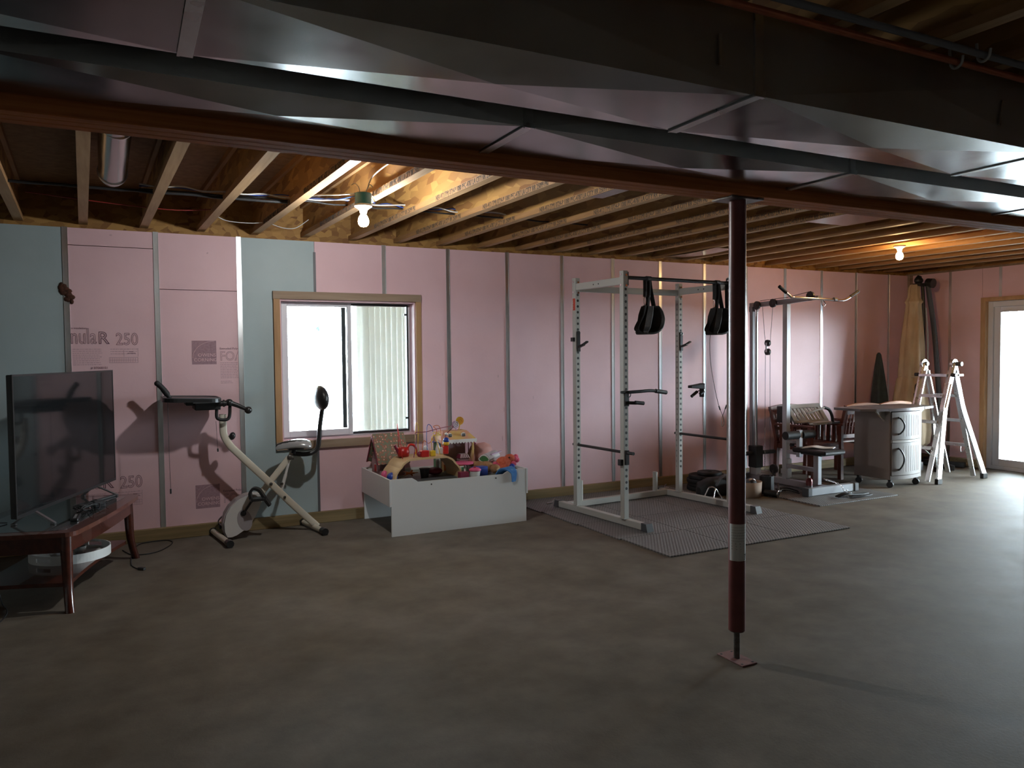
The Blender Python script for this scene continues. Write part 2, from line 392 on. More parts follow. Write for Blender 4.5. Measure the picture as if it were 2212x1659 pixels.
# rim boards around the joist bays
mb = MB().box(XL-0.1, 0.10, 2.40, XR+0.1, 0.14, 2.725).box(XR+0.09, YF, 2.43, XR+0.13, 0.1, 2.725)
build(mb, 'rim_board', 'osb', ceil)
mb = MB().box(XR+0.05, YF, 2.402, XR+0.14, 0.14, 2.43)
build(mb, 'sill_plate', 'frame_wood_grey', ceil)

# back wall: concrete shell with a window hole
mb = MB()
x0, x1, z0, z1 = WIN
for a in ((XL-0.2, 0.05, 0, x0, 0.30, 2.402), (x1, 0.05, 0, XR+0.2, 0.30, 2.402), (x0, 0.05, 0, x1, 0.30, z0), (x0, 0.05, z1, x1, 0.30, 2.402)): mb.box(*a)
wall_back = struct(mb, 'wall_back', 'wall_concrete')
S0, SP = -0.9325, 0.6096
def strip_x(i): return S0 + SP*i
TR = (0.545, 1.842, 0.645, 1.972)               # outside of the window trim
def foam(name, a, b, za, zb, m):                # one sheet; leaves out the window
    g = 0.0015; out = []
    a += g; b -= g
    if b <= TR[0] or a >= TR[1] or zb <= TR[2] or za >= TR[3]: out = [(a, b, za, zb)]
    else:
        if a < TR[0]: out.append((a, TR[0], za, zb))
        if b > TR[1]: out.append((TR[1], b, za, zb))
        xa, xb = max(a, TR[0]), min(b, TR[1])
        if zb > TR[3]: out.append((xa, xb, TR[3], zb))
        if za < TR[2]: out.append((xa, xb, za, TR[2]))
    mb = MB()
    for q in out: mb.box(q[0], 0.0, q[2], q[1], 0.05, q[3])
    return build(mb, name, m, wall_back)
PL = 0.095
foam('foam_board', -4.2, strip_x(0)-0.004, PL, HW, 'blue_foam')['label'] = 'pale blue foam board'
seams = {0: 2.272, 1: 1.962}
for i in range(0, 16):
    a = strip_x(i); b = strip_x(i+1) if i < 15 else XR
    m = 'blue_foam' if i == 2 else 'pink_foam'
    if i in seams:
        p = foam('foam_board', a, b, PL, seams[i]-0.0025, m); q = foam('foam_board', a, b, seams[i]+0.0025, HW, m)
    else:
        p = foam('foam_board', a, b, PL, HW, m)
    p['label'] = 'pale blue foam board' if m == 'blue_foam' else 'pink foam board'
for i in range(0, 16):
    x = strip_x(i); wd = 0.019 if i != 3 else 0.010
    mb = MB(); segs = [(PL+0.0, HW+0.004)]
    if TR[0] < x < TR[1]: segs = [(PL, TR[2]), (TR[3], HW+0.004)]
    if i == 3: segs = [(PL, TR[2]), (TR[3], 2.31)]
    for za, zb in segs:
        mb.box(x-wd, -0.0035, za, x+wd, 0.0, zb)
        mb.box(x-wd, -0.006, za, x-wd+0.004, -0.0035, zb); mb.box(x+wd-0.004, -0.006, za, x+wd, -0.0035, zb)
    build(mb, 'furring_strip', 'strip_metal' if i != 3 else 'pipe_grey', wall_back)  # the narrow grey one is drawn in place of the dark gap between sheets
mb = MB().box(XR-0.055, -0.035, PL, XR-0.02, 0.0, HW).box(XR-0.02, -0.04, PL, XR-0.004, 0.0, HW)
build(mb, 'corner_stud', 'frame_wood_grey', wall_back)
struct(MB().box(XL, -0.038, 0, XR-0.04, 0.05, PL), 'baseboard_back', 'plank_wood', bevel=0.003)
# burnt hole of spray foam and small wear on the boards
mb = MB()
for k in range(16):
    t = k/15; mb.ell((-0.955+0.05*t+rnd.uniform(-.02,.02), -0.004, 1.985-0.13*t+rnd.uniform(-.015,.015)), (0.014+0.016*math.sin(PI*t), 0.012, 0.02), 8)
build(mb, 'torn_hole', 'burnt_foam', wall_back, label='dark brown torn hole in the foam')
mb = MB()
for (x, z, a, b) in ((2.02,0.95,.006,.05),(2.05,1.25,.004,.02),(2.62,1.22,.012,.03),(2.68,0.9,.008,.06),(3.0,1.0,.008,.04),(1.98,1.52,.006,.006),(2.66,0.62,.01,.05),(0.05,2.26,.015,.015),(-0.63,2.36,.02,.012)):
    mb.prism([(x+a*0.6*math.cos(2*PI*k/10)*rnd.uniform(0.6,1), z+b*0.6*math.sin(2*PI*k/10)*rnd.uniform(0.6,1)) for k in range(10)], -0.0006, 0.0, XZ(0))
build(mb, 'scuff_marks', 'scuff', wall_back)

# printing on the boards (reads along +x, faces the room)
def wtext(body, x, z, size, outline=0, mt='foam_print', sx=1.0, xmax=None, **k):
    mb = text_mb(body, size, frame_m((x, -0.0008, z), (1,0,0), (0,0,1)), outline, sx=sx, **k)
    if xmax is not None:                      # cut where the furring strip covers it
        keep = [i for i, f in enumerate(mb.f) if all(mb.v[j][0] < xmax for j in f)]
        mb.f = [mb.f[i] for i in keep]; mb.m = [mb.m[i] for i in keep]; mb.s = [mb.s[i] for i in keep]
    return build(mb, 'printed_lettering', mt, wall_back)
def block(name, x, z0, rows, dz, wd, ragged=0.12, th=0.0016, mt='foam_print_faint', xmax=9):
    mb = MB()
    for r in range(rows):
        z = z0 - r*dz; X = x; end = x + wd*(1-rnd.uniform(0, ragged))
        while X < end:
            l = rnd.uniform(0.006, 0.022)
            if X+l < xmax: mb.box(X, -0.0008, z-th, min(X+l, end), 0.0, z+th)
            X += l+0.0035
    return build(mb, name, mt, wall_back)
for zz in (0.0, -1.10):
    wtext('nula', -0.918, 1.540+zz, 0.165, 0.0018, sx=0.64)
    wtext('R', -0.738, 1.540+zz, 0.128, 0.0028, sx=0.98)
    wtext('250', -0.618, 1.530+zz, 0.130, 0.0018, sx=0.80)
    if zz == 0: wtext('n insulation', -0.91, 1.648, 0.022, sx=1.0)
    block('small_print', -0.905, 1.497+zz, 9, 0.0145, 0.20)
    block('small_print', -0.655, 1.497+zz, 3, 0.018, 0.19)
    mb = MB()
    for q in ((-0.665,1.392,-0.468,1.394),(-0.665,1.432,-0.468,1.434),(-0.665,1.392,-0.663,1.434),(-0.47,1.392,-0.468,1.434),(-0.665,1.412,-0.468,1.4135),(-0.565,1.44,-0.563,1.49),(-0.468,1.44,-0.466,1.505),(-0.54,1.462,-0.485,1.468),(-0.53,1.475,-0.50,1.48)):
        mb.box(q[0], -0.0008, q[1]+zz, q[2], 0.0, q[3]+zz)
    x = -0.655
    while x < -0.475: mb.box(x, -0.0008, 1.396+zz, x+0.002, 0, 1.43+zz); x += 0.012
    build(mb, 'printed_table', 'foam_print_faint', wall_back)
wtext('# 37068151', -0.79, 1.348, 0.024)
def logo(x, z, s):
    mb = MB().box(x, -0.0008, z, x+s, 0.0, z+s*1.04)
    build(mb, 'printed_logo', 'foam_print_faint', wall_back)
    wtext('OWENS', x+s*0.24, z+s*0.34, s*0.205, mt='pink_foam', depth=0.0012)
    wtext('CORNING', x+s*0.07, z+s*0.13, s*0.205, mt='pink_foam', depth=0.0012)
    mb = MB(); pts = []
    for k in range(13):
        t = PI/2*k/12; pts.append((x+s*0.93 - s*0.9*math.cos(t)*1.0 - 0.0, -0.001, z+s*0.28+s*0.74*math.sin(t)))
    mb.tube(pts, 0.0018, 4); build(mb, 'printed_arc', 'pink_foam', wall_back)
for zz in (1.372, 0.215):
    logo(-0.083, zz, 0.182)
    wtext('Extruded Polyst', 0.124, zz+0.118, 0.024, xmax=0.268)
    wtext('FOAM', 0.124, zz+0.03, 0.105, 0.0014, mt='foam_print_faint', sx=0.85, xmax=0.268)
block('small_print', 0.127, 1.382, 10, 0.0135, 0.138, 0.05, xmax=0.268)
block('small_print', 0.127, 1.232, 2, 0.0125, 0.10, 0.3)

# window 1: raw lumber trim, foam reveal, white vinyl slider
w1 = struct(MB().box(0.600,0.13,0.70,0.632,0.17,1.925).box(1.800-0.032,0.13,0.70,1.80,0.17,1.925).box(0.632,0.13,0.70,1.768,0.17,0.735).box(0.632,0.13,1.89,1.768,0.17,1.925), 'window_1', 'white_vinyl')
mb = MB().box(TR[0], -0.030, 1.908, TR[1], 0.05, TR[3])
build(mb, 'header_board', 'frame_wood_grey', w1)
mb = MB().box(TR[0]+0.004, -0.026, 0.712, 0.600, 0.05, 1.908); build(mb, 'jamb_board', 'frame_wood', w1)
mb = MB().box(1.792, -0.026, 0.700, TR[1]-0.002, 0.05, 1.908); build(mb, 'jamb_board', 'frame_wood', w1)
mb = MB().box(TR[0]+0.004, -0.028, TR[2], TR[1], 0.05, 0.712); build(mb, 'sill_board', 'frame_wood_grey', w1)
mb = MB().box(0.600,0.0,0.712,0.612,0.13,1.908).box(1.782,0.0,0.712,1.792,0.13,1.908).box(0.612,0.0,1.895,1.782,0.13,1.908).box(0.612,0.0,0.712,1.782,0.13,0.722)
build(mb, 'window_reveal', 'pink_foam', w1)
# sliding sash (left, nearer) and fixed pane (right, behind)
L = (0.645, 1.205, 0.745, 1.885)
def sashframe(x0, x1, z0, z1, ws, y0, y1):
    l, r_, b_, t = ws
    return MB().box(x0,y0,z0,x0+l,y1,z1).box(x1-r_,y0,z0,x1,y1,z1).box(x0+l,y0,z0,x1-r_,y1,z0+b_).box(x0+l,y0,z1-t,x1-r_,y1,z1)
s1 = build(sashframe(0.632, 1.232, 0.735, 1.893, (0.05,0.036,0.052,0.036), 0.10, 0.135), 'sliding_sash', 'white_vinyl', w1, bevel=0.002)
build(MB().box(0.682,0.115,0.787,1.196,0.119,1.857), 'glass_pane', 'pane_glass', s1)
s2 = build(sashframe(1.20, 1.770, 0.735, 1.89, (0.02,0.02,0.02,0.018), 0.140, 0.165), 'fixed_sash', 'white_vinyl', w1)
build(MB().box(1.22,0.150,0.755,1.75,0.154,1.872), 'glass_pane', 'screened_glass', s2)
mb = MB().box(1.238,0.118,0.737,1.762,0.138,0.752).box(1.750,0.118,0.752,1.762,0.138,1.888).box(1.238,0.118,1.879,1.750,0.138,1.888)
mb.box(1.153,0.137,0.79,1.19,0.162,1.857)
build(mb, 'black_track', ['black_seal'], w1, label='black sash track')
mb = MB().box(1.725,0.112,1.79,1.752,0.125,1.808).box(1.725,0.112,0.845,1.752,0.125,0.862); build(mb, 'latch', 'black_plastic', w1)
mb = MB().prism([(0.915,1.665),(0.955,1.64),(0.953,1.70)], -0.1145, -0.1140, XZ(0)); mb.v = [(x, -y, z) for x,y,z in mb.v]; build(mb, 'pale_blue_sticker', 'blue_film', w1, label='small pale blue triangular sticker')

# right wall: concrete shell with the patio door hole
y0, y1, z0, z1 = DOOR
mb = MB().box(XR+0.05, YF-0.2, 0, XR+0.30, y0, 2.402).box(XR+0.05, y1, 0, XR+0.30, 0.05, 2.402).box(XR+0.05, y0, z1, XR+0.30, y1, 2.402)
wall_right = struct(mb, 'wall_right', 'wall_concrete')
TD = (DOOR[0]-0.06, -0.943, 2.048)
ys = [-0.06, -0.545, -1.155, -1.765, -2.375, -2.985]
def foamr(ya, yb, za, zb):
    build(MB().box(XR, yb+0.0015, za, XR+0.05, ya-0.0015, zb), 'foam_board', 'pink_foam', wall_right, label='pink foam board')
foamr(0.0, -0.545, PL, HW); foamr(-0.545, TD[1], PL, HW)
foamr(TD[1], -1.155, TD[2], HW)
for a, b in zip(ys[2:-1], ys[3:]): foamr(a, max(b, TD[0]), TD[2], HW)
y = TD[0]
while y > YF: foamr(y, max(y-SP, YF), PL, HW); y -= SP
mbs = [( -0.545, PL, HW), (-1.155, TD[2], HW), (-1.765, TD[2], HW), (-2.375, TD[2], HW)] + [(TD[0]-SP*k, PL, HW) for k in range(1, 11)]
for yy, za, zb in mbs:
    build(MB().box(XR-0.0035, yy-0.017, za, XR, yy+0.017, zb), 'furring_strip', 'strip_metal', wall_right)
struct(MB().box(XR-0.038, TD[1]+0.0, 0, XR+0.05, -0.04, PL), 'baseboard_right', 'plank_wood', bevel=0.003)
struct(MB().box(XR-0.038, YF, 0, XR+0.05, TD[0], PL), 'baseboard_right', 'plank_wood', bevel=0.003)
# patio door
d1 = struct(MB().box(XR+0.03,-1.055,0.0,XR+0.16,-0.99,2.0).box(XR+0.03,-2.915,0,XR+0.16,-2.85,2.0).box(XR+0.03,-2.85,1.935,XR+0.16,-1.055,2.0).box(XR+0.03,-2.85,0.0,XR+0.16,-1.055,0.045), 'door_1', 'white_vinyl', bevel=0.003)
build(MB().box(XR-0.03, -1.0, 0.0, XR+0.06, TD[1], TD[2]), 'jamb_board', 'frame_wood', d1)
build(MB().box(XR-0.03, TD[0], 0.0, XR+0.06, TD[0]+0.055, TD[2]), 'jamb_board', 'frame_wood', d1)
build(MB().box(XR-0.03, TD[0]+0.055, 2.002, XR+0.06, -1.0, TD[2]), 'header_board', 'frame_wood', d1)
def dsash(y0, y1, x):
    m = MB().box(x,y1-0.075,0.045,x+0.04,y1,1.935).box(x,y0,0.045,x+0.04,y0+0.075,1.935).box(x,y0+0.075,1.87,x+0.04,y1-0.075,1.935).box(x,y0+0.075,0.045,x+0.04,y1-0.075,0.125)
    s = build(m, 'door_panel', 'white_vinyl', d1, bevel=0.003); build(MB().box(x+0.016,y0+0.07,0.12,x+0.022,y1-0.07,1.875), 'glass_pane', 'pane_glass', s)
    return s
s = dsash(-1.99, -1.055, XR+0.055); dsash(-2.85, -1.93, XR+0.105)
build(MB().box(XR+0.02,-1.965,0.95,XR+0.055,-1.935,1.2), 'door_handle', 'white_vinyl', s, bevel=0.004)

# unseen walls of the basement
struct(MB().box(XL-0.3, YF, 0, XL, 0.15, 2.74), 'wall_left', 'wall_concrete')
struct(MB().box(XL-0.3, YF-0.3, 0, XR+0.30, YF, 2.74), 'wall_front', 'wall_concrete')

# ------------------------------------------------------------------ ceiling framing
SK = -0.043
def jx(k, y): return -0.81 + 0.412*k + SK*y
TXT = 'NER-412 (TM) 0724-P 1080 PFC-4787 LA CITY RR 25099 PRI'
def jointlabel(k):
    return ORD[k+8] + ' wooden I-joist counted from the left end of the ceiling'
for k in range(-8, 23):
    if k >= 18+8: break
    ya, yb = 0.09, YF
    if jx(k, yb) > XR+0.03: yb = (XR+0.03 - (-0.81+0.412*k))/SK
    def sec(h0, h1, wd, mb, mi):
        a = jx(k, ya); b = jx(k, yb)
        mb.loft([[(a-wd, ya, h0), (a+wd, ya, h0), (a+wd, ya, h1), (a-wd, ya, h1)], [(b-wd, yb, h0), (b+wd, yb, h0), (b+wd, yb, h1), (b-wd, yb, h1)]], mi)
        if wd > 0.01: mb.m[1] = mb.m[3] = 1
    idx = k+8
    lab = (ORD[idx] if idx < 26 else {26:'twenty-seventh',27:'twenty-eighth',28:'twenty-ninth',29:'thirtieth',30:'thirty-first'}[idx])
    T = thing('floor_joist', lab + ' wooden I-joist overhead, counted from the left end wall', 'joist', (jx(k,0), 0, 2.44), 0, 'floor joists under the subfloor')
    mb = MB(); sec(2.441, 2.479, 0.030, mb, 0); build(mb, 'flange', ['joist_flange', 'flange_shaded'], T)
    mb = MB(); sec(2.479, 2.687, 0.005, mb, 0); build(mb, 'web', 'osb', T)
    mb = MB(); sec(2.687, 2.724, 0.030, mb, 0); build(mb, 'flange', ['joist_flange', 'flange_shaded'], T)
    if 3 <= k <= 12:
        for rep in range(2):
            y = -0.45 - 1.22*rep - 0.07*(k % 3)
            if y < -3.2: continue
            mb = text_mb(TXT, 0.047, frame_m((jx(k, y)-0.0308, y, 2.4435), (-SK*0-0.0+SK*-1.0, -1, 0), (0,0,1)), depth=0.0005, sx=0.72)
            build(mb, 'printed_lettering', 'ink', T)

bm = thing('support_beam', 'dark red-brown laminated timber beam running the length of the ceiling', 'beam', (2.0, -3.92, 2.12))
for i, yy in enumerate((-3.99, -3.9433, -3.8966)):
    build(MB().box(XL, yy+0.0006, 2.121, XR, yy+0.0460, 2.440), 'beam_ply', 'beam_wood', bm, bevel=0.003)

# steel column
ps = thing('support_post', 'dark maroon adjustable steel post holding up the beam, standing on the floor', 'post', (1.940, -3.905, 0))
PX_, PY_ = 1.940, -3.905
build(MB().cyl((PX_,PY_,0.140), (PX_,PY_,2.112), 0.0385, n=40), 'post_tube', 'post_red', ps)
build(MB().cyl((PX_,PY_,0.006), (PX_,PY_,0.140), 0.0145, n=16).cyl((PX_,PY_,0.135), (PX_,PY_,0.148), 0.034, n=24), 'screw_rod', 'steel_dark', ps)
bp_ = build(MB().box(PX_-0.045,PY_-0.085,0,PX_+0.045,PY_+0.085,0.007), 'base_plate', 'plate_red', ps, bevel=0.0015)
for sx in (-1,1):
    for sy in (-1,1): build(MB().cyl((PX_+sx*0.032,PY_+sy*0.068,0.0068),(PX_+sx*0.032,PY_+sy*0.068,0.0076),0.006,n=12), 'bolt_hole', 'black_matte', bp_)
mb = MB().box(PX_-0.095,PY_-0.062,2.112,PX_+0.095,PY_+0.062,2.119).box(PX_-0.095,PY_-0.066,2.112,PX_-0.06,PY_-0.062,2.135).box(PX_+0.06,PY_-0.066,2.112,PX_+0.095,PY_-0.062,2.135)
build(mb, 'cap_plate', 'steel_dark', ps)
# paper label wrapped on the tube
def wrap(mb, a0, a1, z0, z1, r, n=14, skew=0.0):
    vs = []
    for j in range(2):
        for i in range(n+1):
            t = a0+(a1-a0)*i/n; z = (z0, z1)[j] + skew*(i/n)
            vs.append((PX_+r*math.cos(t), PY_+r*math.sin(t), z))
    mb.add(vs, [(i,i+1,n+2+i,n+1+i) for i in range(n)], 0, True)
ca = math.atan2(-6.5388-PY_, -0.5577-PX_)       # direction towards the room's viewer side
mb = MB(); wrap(mb, ca-0.95, ca+1.35, 0.470, 0.640, 0.0390)
lb = build(mb, 'paper_label', 'paper', ps, label='off-white printed paper label')
def cyltext(body, size, a, z, sx=1.0):
    mb = text_mb(body, size, Matrix(), depth=0.0002, sx=sx)
    mb.v = [(PX_+(0.0394+p[2])*math.cos(a+p[0]/0.0392), PY_+(0.0394+p[2])*math.sin(a+p[0]/0.0392), z+p[1]) for p in mb.v]
    return mb
build(cyltext('3"', 0.040, ca+0.86, 0.474, 0.8), 'printed_lettering', 'ink', lb)
mb = MB()
for r_ in range(9):
    a = ca-0.7
    while a < ca+1.1:
        l = rnd.uniform(0.06, 0.22); zz = 0.625-0.0125*r_
        if r_ in (0, 1) : l *= 0.5
        vs = [(PX_+0.03935*math.cos(t), PY_+0.03935*math.sin(t), zz+d) for d in (-0.0014, 0.0014) for t in (a, a+l)]
        mb.add(vs, [(0,1,3,2)]); a += l+0.06+(0.3 if r_ > 5 else 0)
build(mb, 'small_print', 'hanger_grey', lb)

# ------------------------------------------------------------------ ducts
def duct(label, ya, yb, zb, zt, xs, rot=0.0):
    """xs: joints. Bottom face of each section is cross-broken (a shallow pyramid)."""
    T = thing('air_duct', label, 'duct', (2.0, (ya+yb)/2, zb), 0, 'galvanised air ducts beside the beam')
    for a, b in zip(xs[:-1], xs[1:]):
        mb = MB(); cx, cy = (a+b)/2, (ya+yb)/2; dz = 0.019
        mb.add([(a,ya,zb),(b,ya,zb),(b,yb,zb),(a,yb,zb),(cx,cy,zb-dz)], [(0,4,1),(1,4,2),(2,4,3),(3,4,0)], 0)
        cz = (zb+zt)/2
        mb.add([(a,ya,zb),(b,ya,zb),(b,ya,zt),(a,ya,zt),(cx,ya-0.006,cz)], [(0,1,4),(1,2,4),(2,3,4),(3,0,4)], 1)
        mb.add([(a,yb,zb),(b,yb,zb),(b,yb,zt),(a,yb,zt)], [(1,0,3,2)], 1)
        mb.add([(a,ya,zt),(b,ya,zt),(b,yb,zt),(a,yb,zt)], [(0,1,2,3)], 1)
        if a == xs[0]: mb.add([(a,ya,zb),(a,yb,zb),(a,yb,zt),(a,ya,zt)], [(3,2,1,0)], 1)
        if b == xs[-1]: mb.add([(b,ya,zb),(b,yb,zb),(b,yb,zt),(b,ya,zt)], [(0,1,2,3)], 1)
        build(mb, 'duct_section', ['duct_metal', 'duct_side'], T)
    for x in xs[1:-1]:
        mb = MB().box(x-0.017,ya-0.004,zb-0.0045,x+0.017,yb+0.004,zb+0.001).box(x-0.020,ya-0.007,zb-0.006,x-0.013,yb+0.004,zb-0.0035)
        mb.box(x-0.016,ya-0.006,zb,x+0.016,ya+0.001,zt).box(x-0.018,ya-0.01,zb-0.006,x+0.022,ya+0.004,zb+0.012)
        build(mb, 'joint_strip', 'galvanised', T)
    return T
duct('galvanised rectangular air duct tight beside the timber beam', -4.340, -4.005, 2.165, 2.425, [-3.9, -2.42, -0.896, 0.628, 2.155, 3.70, 5.224, 6.75, 8.55])
d2 = duct('galvanised rectangular air duct on the camera side, further from the timber beam', -4.860, -4.475, 2.175, 2.425, [-3.45, -1.93, -0.405, 1.112, 2.625, 4.15, 5.67, 7.19, 8.55])
for x, t in ((0.95, 0.02), (2.28, 0.0)):
    build(MB().bar((x+0.012, -4.868, 2.325), (x-0.008+t, -4.869, 2.235), 0.010, 0.003, (0,1,0)), 'hanger_strap', 'galvanised', d2)
# pipes on the camera side of the ducts
def pipe(name, label, pts, r, m):
    o = build(MB().tube(pts, r, 12), name, m, origin=pts[0]); return tag(o, label, 'pipe')
pipe('copper_pipe', 'reddish copper water pipe hung beside the ducts under the joists', [(-3.9,-4.925,2.385),(8.5,-4.925,2.385)], 0.0115, 'copper')
pipe('drain_pipe', 'thin dark grey pipe running parallel to the copper pipe under the joists', [(-3.9,-4.985,2.395),(8.5,-4.985,2.395)], 0.0115, 'pipe_grey')
for x, y, z, lab in ((1.935, -4.925, 2.385, 'grey J-shaped pipe hook around the copper pipe'), (1.985, -4.985, 2.395, 'grey J-shaped pipe hook around the dark grey pipe')):
    pts = [(x, y+0.024, 2.44), (x, y+0.022, z+0.01)] + [(x, y+0.020*math.cos(t), z-0.020*math.sin(t)) for t in [PI*i/8 for i in range(9)]] + [(x, y-0.022, z+0.014)]
    tag(build(MB().tube(pts, 0.005, 8), 'pipe_hanger', 'hanger_grey', origin=(x,y,z)), lab, 'pipe hanger', 'pipe hooks')
# round duct between two joists at the left
rd = thing('round_duct', 'round galvanised duct pipe running up between the joists at the left', 'duct', (-0.57,-1.9,2.55))
build(MB().cyl((-0.560,-2.75,2.565),(-0.595,-1.42,2.530),0.076,n=28), 'duct_tube', 'duct_metal', rd)
build(MB().cyl((-0.5625,-2.40,2.5555),(-0.5635,-2.39,2.5553),0.080,n=28), 'duct_collar', 'galvanised', rd)
build(MB().cyl((-0.593,-1.44,2.53),(-0.5955,-1.41,2.53),0.082,n=28), 'duct_collar', 'galvanised', rd)
mb = MB().tube([(-0.596,-1.42,2.53),(-0.597,-1.33,2.53),(-0.60,-1.28,2.58),(-0.60,-1.27,2.70)], 0.07, 20, sub=4)
build(mb, 'duct_elbow', 'duct_side', rd)
# sheet metal pans closing joist bays
def pan(k, ya, yb, lab, sag=0.0, frac=1.0, dx=0.0):
    n = 8; mb = MB(); lo, hi = [], []
    for i in range(n+1):
        y = ya+(yb-ya)*i/n; z = 2.4395 - sag*math.sin(PI*i/n)
        a = jx(k, y)-0.028; b = a + 0.468*frac
        lo.append([(a,y,z-0.001),(b,y,z-0.001),(b,y,z),(a,y,z)])
    mb.loft(lo); 
    for x in range(5): pass
    tag(build(mb, 'metal_pan', 'duct_metal', origin=(jx(k,ya),ya,2.43)), lab, 'metal sheet', 'metal sheets closing joist bays')
pan(12, -2.25, -3.0, 'shiny metal sheet closing a joist bay near the beam, right of the post')
pan(13, -0.12, -0.85, 'sagging metal sheet under the joists near the back wall, seen just left of the post', 0.012, 0.5)
pan(7, -2.35, -3.6, 'narrow pale metal sheet under the joists, halfway between the left bulb and the post', 0.0, 0.22)

# cables through the joist webs
def cable(lab, pts, r, m, sub=6):
    o = build(MB().tube(pts, r, 6, sub=sub), 'electrical_cable', m, origin=pts[0]); return tag(o, lab, 'cable', 'cables along the ceiling')
def run(z, dy, amp, x0=-0.45, x1=2.3, n=22):
    return [(x0+(x1-x0)*i/n, -1.20+dy+rnd.uniform(-amp,amp)*0.5, z+rnd.uniform(-amp,amp)) for i in range(n+1)]
cable('white electrical cable strung through the joists past the left bulb', run(2.515, 0.0, 0.012), 0.0050, 'cable_white')
cable('blue electrical cable strung through the joists past the left bulb', run(2.523, 0.03, 0.012), 0.0040, 'cable_blue')
cable('thick black cable strung through the joists, ending near the left bulb', run(2.468, -0.03, 0.003, -1.6, 0.45), 0.009, 'cable_black')
cable('second black cable strung through the joists, lower of the two', run(2.500, 0.05, 0.006, -0.45, 2.9), 0.006, 'cable_black')
cable('thin red cable drooping below the joists at the left near the back wall', [(-1.1,-0.75,2.50),(-0.6,-0.72,2.47),(-0.2,-0.70,2.46),(0.12,-0.68,2.50)], 0.0035, 'cable_red')
cable('thin pale wire looping between two joists near the back wall', [(0.05,-0.45,2.50),(0.15,-0.43,2.455),(0.32,-0.42,2.45),(0.46,-0.40,2.47)], 0.003, 'cable_white')
cable('thin pale wire looping near the wall left of the bulb', [(0.48,-0.35,2.47),(0.58,-0.33,2.445),(0.68,-0.33,2.45),(0.78,-0.35,2.52)], 0.003, 'cable_white')
cable('curled white cable running from the left bulb towards the beam', [(0.82,-1.86,2.47),(0.83,-1.95,2.53),(0.86,-2.2,2.56),(0.92,-2.45,2.58),(0.96,-2.6,2.6)], 0.005, 'cable_white')

# bare bulbs
def globe_lamp(lab, x, y, zb, em, box):
    T = thing('ceiling_lamp', lab, 'lamp', (x,y,zb), 0, 'bare bulbs in ceiling lampholders')
    if box:
        jb = build(MB().cyl((x,y,2.378),(x,y,2.442),0.051,n=28).cyl((x,y,2.372),(x,y,2.380),0.053,n=28), 'junction_box', 'teal_plastic', T)
        for dx, s in ((-0.02, -1), (0.015, 1)):
            build(MB().tube([(x+dx,y,2.442),(x+dx+0.01*s,y-0.01,2.475),(x+dx+0.03*s,y,2.50),(x+dx+0.05*s,y+0.01,2.49)], 0.003, 6, sub=4), 'wire_end', 'cable_white', jb)
        for s in (-1, 1):
            build(MB().tube([(x+0.05*s,y+0.01,2.44),(x+0.12*s,y+0.15,2.452),(x+0.2*s,y+0.4,2.49),(x+0.24*s,y+0.62,2.515)], 0.005, 6, sub=5), 'supply_cable', 'cable_white', jb)
            build(MB().tube([(x+0.05*s,y+0.02,2.425),(x+0.13*s,y+0.2,2.430),(x+0.21*s,y+0.42,2.48),(x+0.25*s,y+0.63,2.52)], 0.0035, 6, sub=5), 'supply_cable', 'cable_blue', jb)
        z = 2.372
    else: z = 2.440
    build(MB().lathe([(0.0,z),(0.055,z),(0.056,z-0.012),(0.038,z-0.022),(0.024,z-0.034),(0.021,z-0.052),(0.0,z-0.052)],(x,y,0),28), 'lampholder', 'porcelain', T)
    build(MB().lathe([(0.014,z-0.050),(0.015,z-0.060),(0.024,z-0.072),(0.032,z-0.09),(0.0335,z-0.106),(0.030,z-0.122),(0.020,z-0.134),(0.0,z-0.139)],(x,y,0),28), 'bulb', em, T)
globe_lamp('bright bare bulb under a teal junction box, left of the post', 0.796, -1.848, 2.44, 'bulb_cool', True)
globe_lamp('warm glowing bare bulb on a white lampholder, at the right of the ceiling', 6.14, -1.66, 2.44, 'bulb_warm', False)

# ------------------------------------------------------------------ outdoors
tag(struct(MB().box(-40, 0.3, -0.5, 60, 60, -0.06).box(XR+0.25, -40, -0.5, 60, 0.3, -0.06), 'ground', 'snow'), kind='structure')
sh = thing('white_shed', 'pale ribbed white wall outside, seen through the right pane of the window', 'outdoor wall', (3.6, 3.2, -0.06))
mb = MB().box(2.20, 3.2, -0.06, 6.2, 3.3, 2.74)
x = 2.30
while x < 6.1: mb.box(x, 3.185, 0.30, x+0.012, 3.2, 2.74); x += 0.075
build(mb, 'ribbed_wall', 'shed_white', sh); build(MB().box(2.12,3.14,-0.06,2.20,3.3,2.36), 'corner_board', 'shed_white', sh)
dk_ = thing('added_deck', 'unseen raised deck added above the window to block sky light', 'deck', (2.0, 2.2, 2.55))  # unseen, added to cut the sky light falling through the window
for i in range(46): build(MB().box(-4.0, 0.33+0.145*i, 2.755, 7.5, 0.468+0.145*i, 2.79), 'added_deck_board', 'plank_wood', dk_)
build(MB().box(-4.0, 6.9, 2.60, 7.5, 6.95, 2.755), 'added_deck_beam', 'plank_wood', dk_)
for x in (-3.9, 7.3): build(MB().box(x, 6.9, -0.06, x+0.1, 7.0, 2.60), 'added_deck_post', 'plank_wood', dk_)
dk2 = thing('added_canopy', 'unseen wooden canopy added above the patio door to block sky light', 'canopy', (9.9, -1.9, 2.35))  # unseen, added to keep steep sky light off the floor by the door
for i in range(44): build(MB().box(XR+0.32+0.145*i, -3.9, 2.36, XR+0.458+0.145*i, 0.1, 2.395), 'added_canopy_board', 'plank_wood', dk2)
for y in (-3.9, 0.0): build(MB().box(XR+6.50, y, -0.06, XR+6.60, y+0.1, 2.36), 'added_canopy_post', 'plank_wood', dk2)
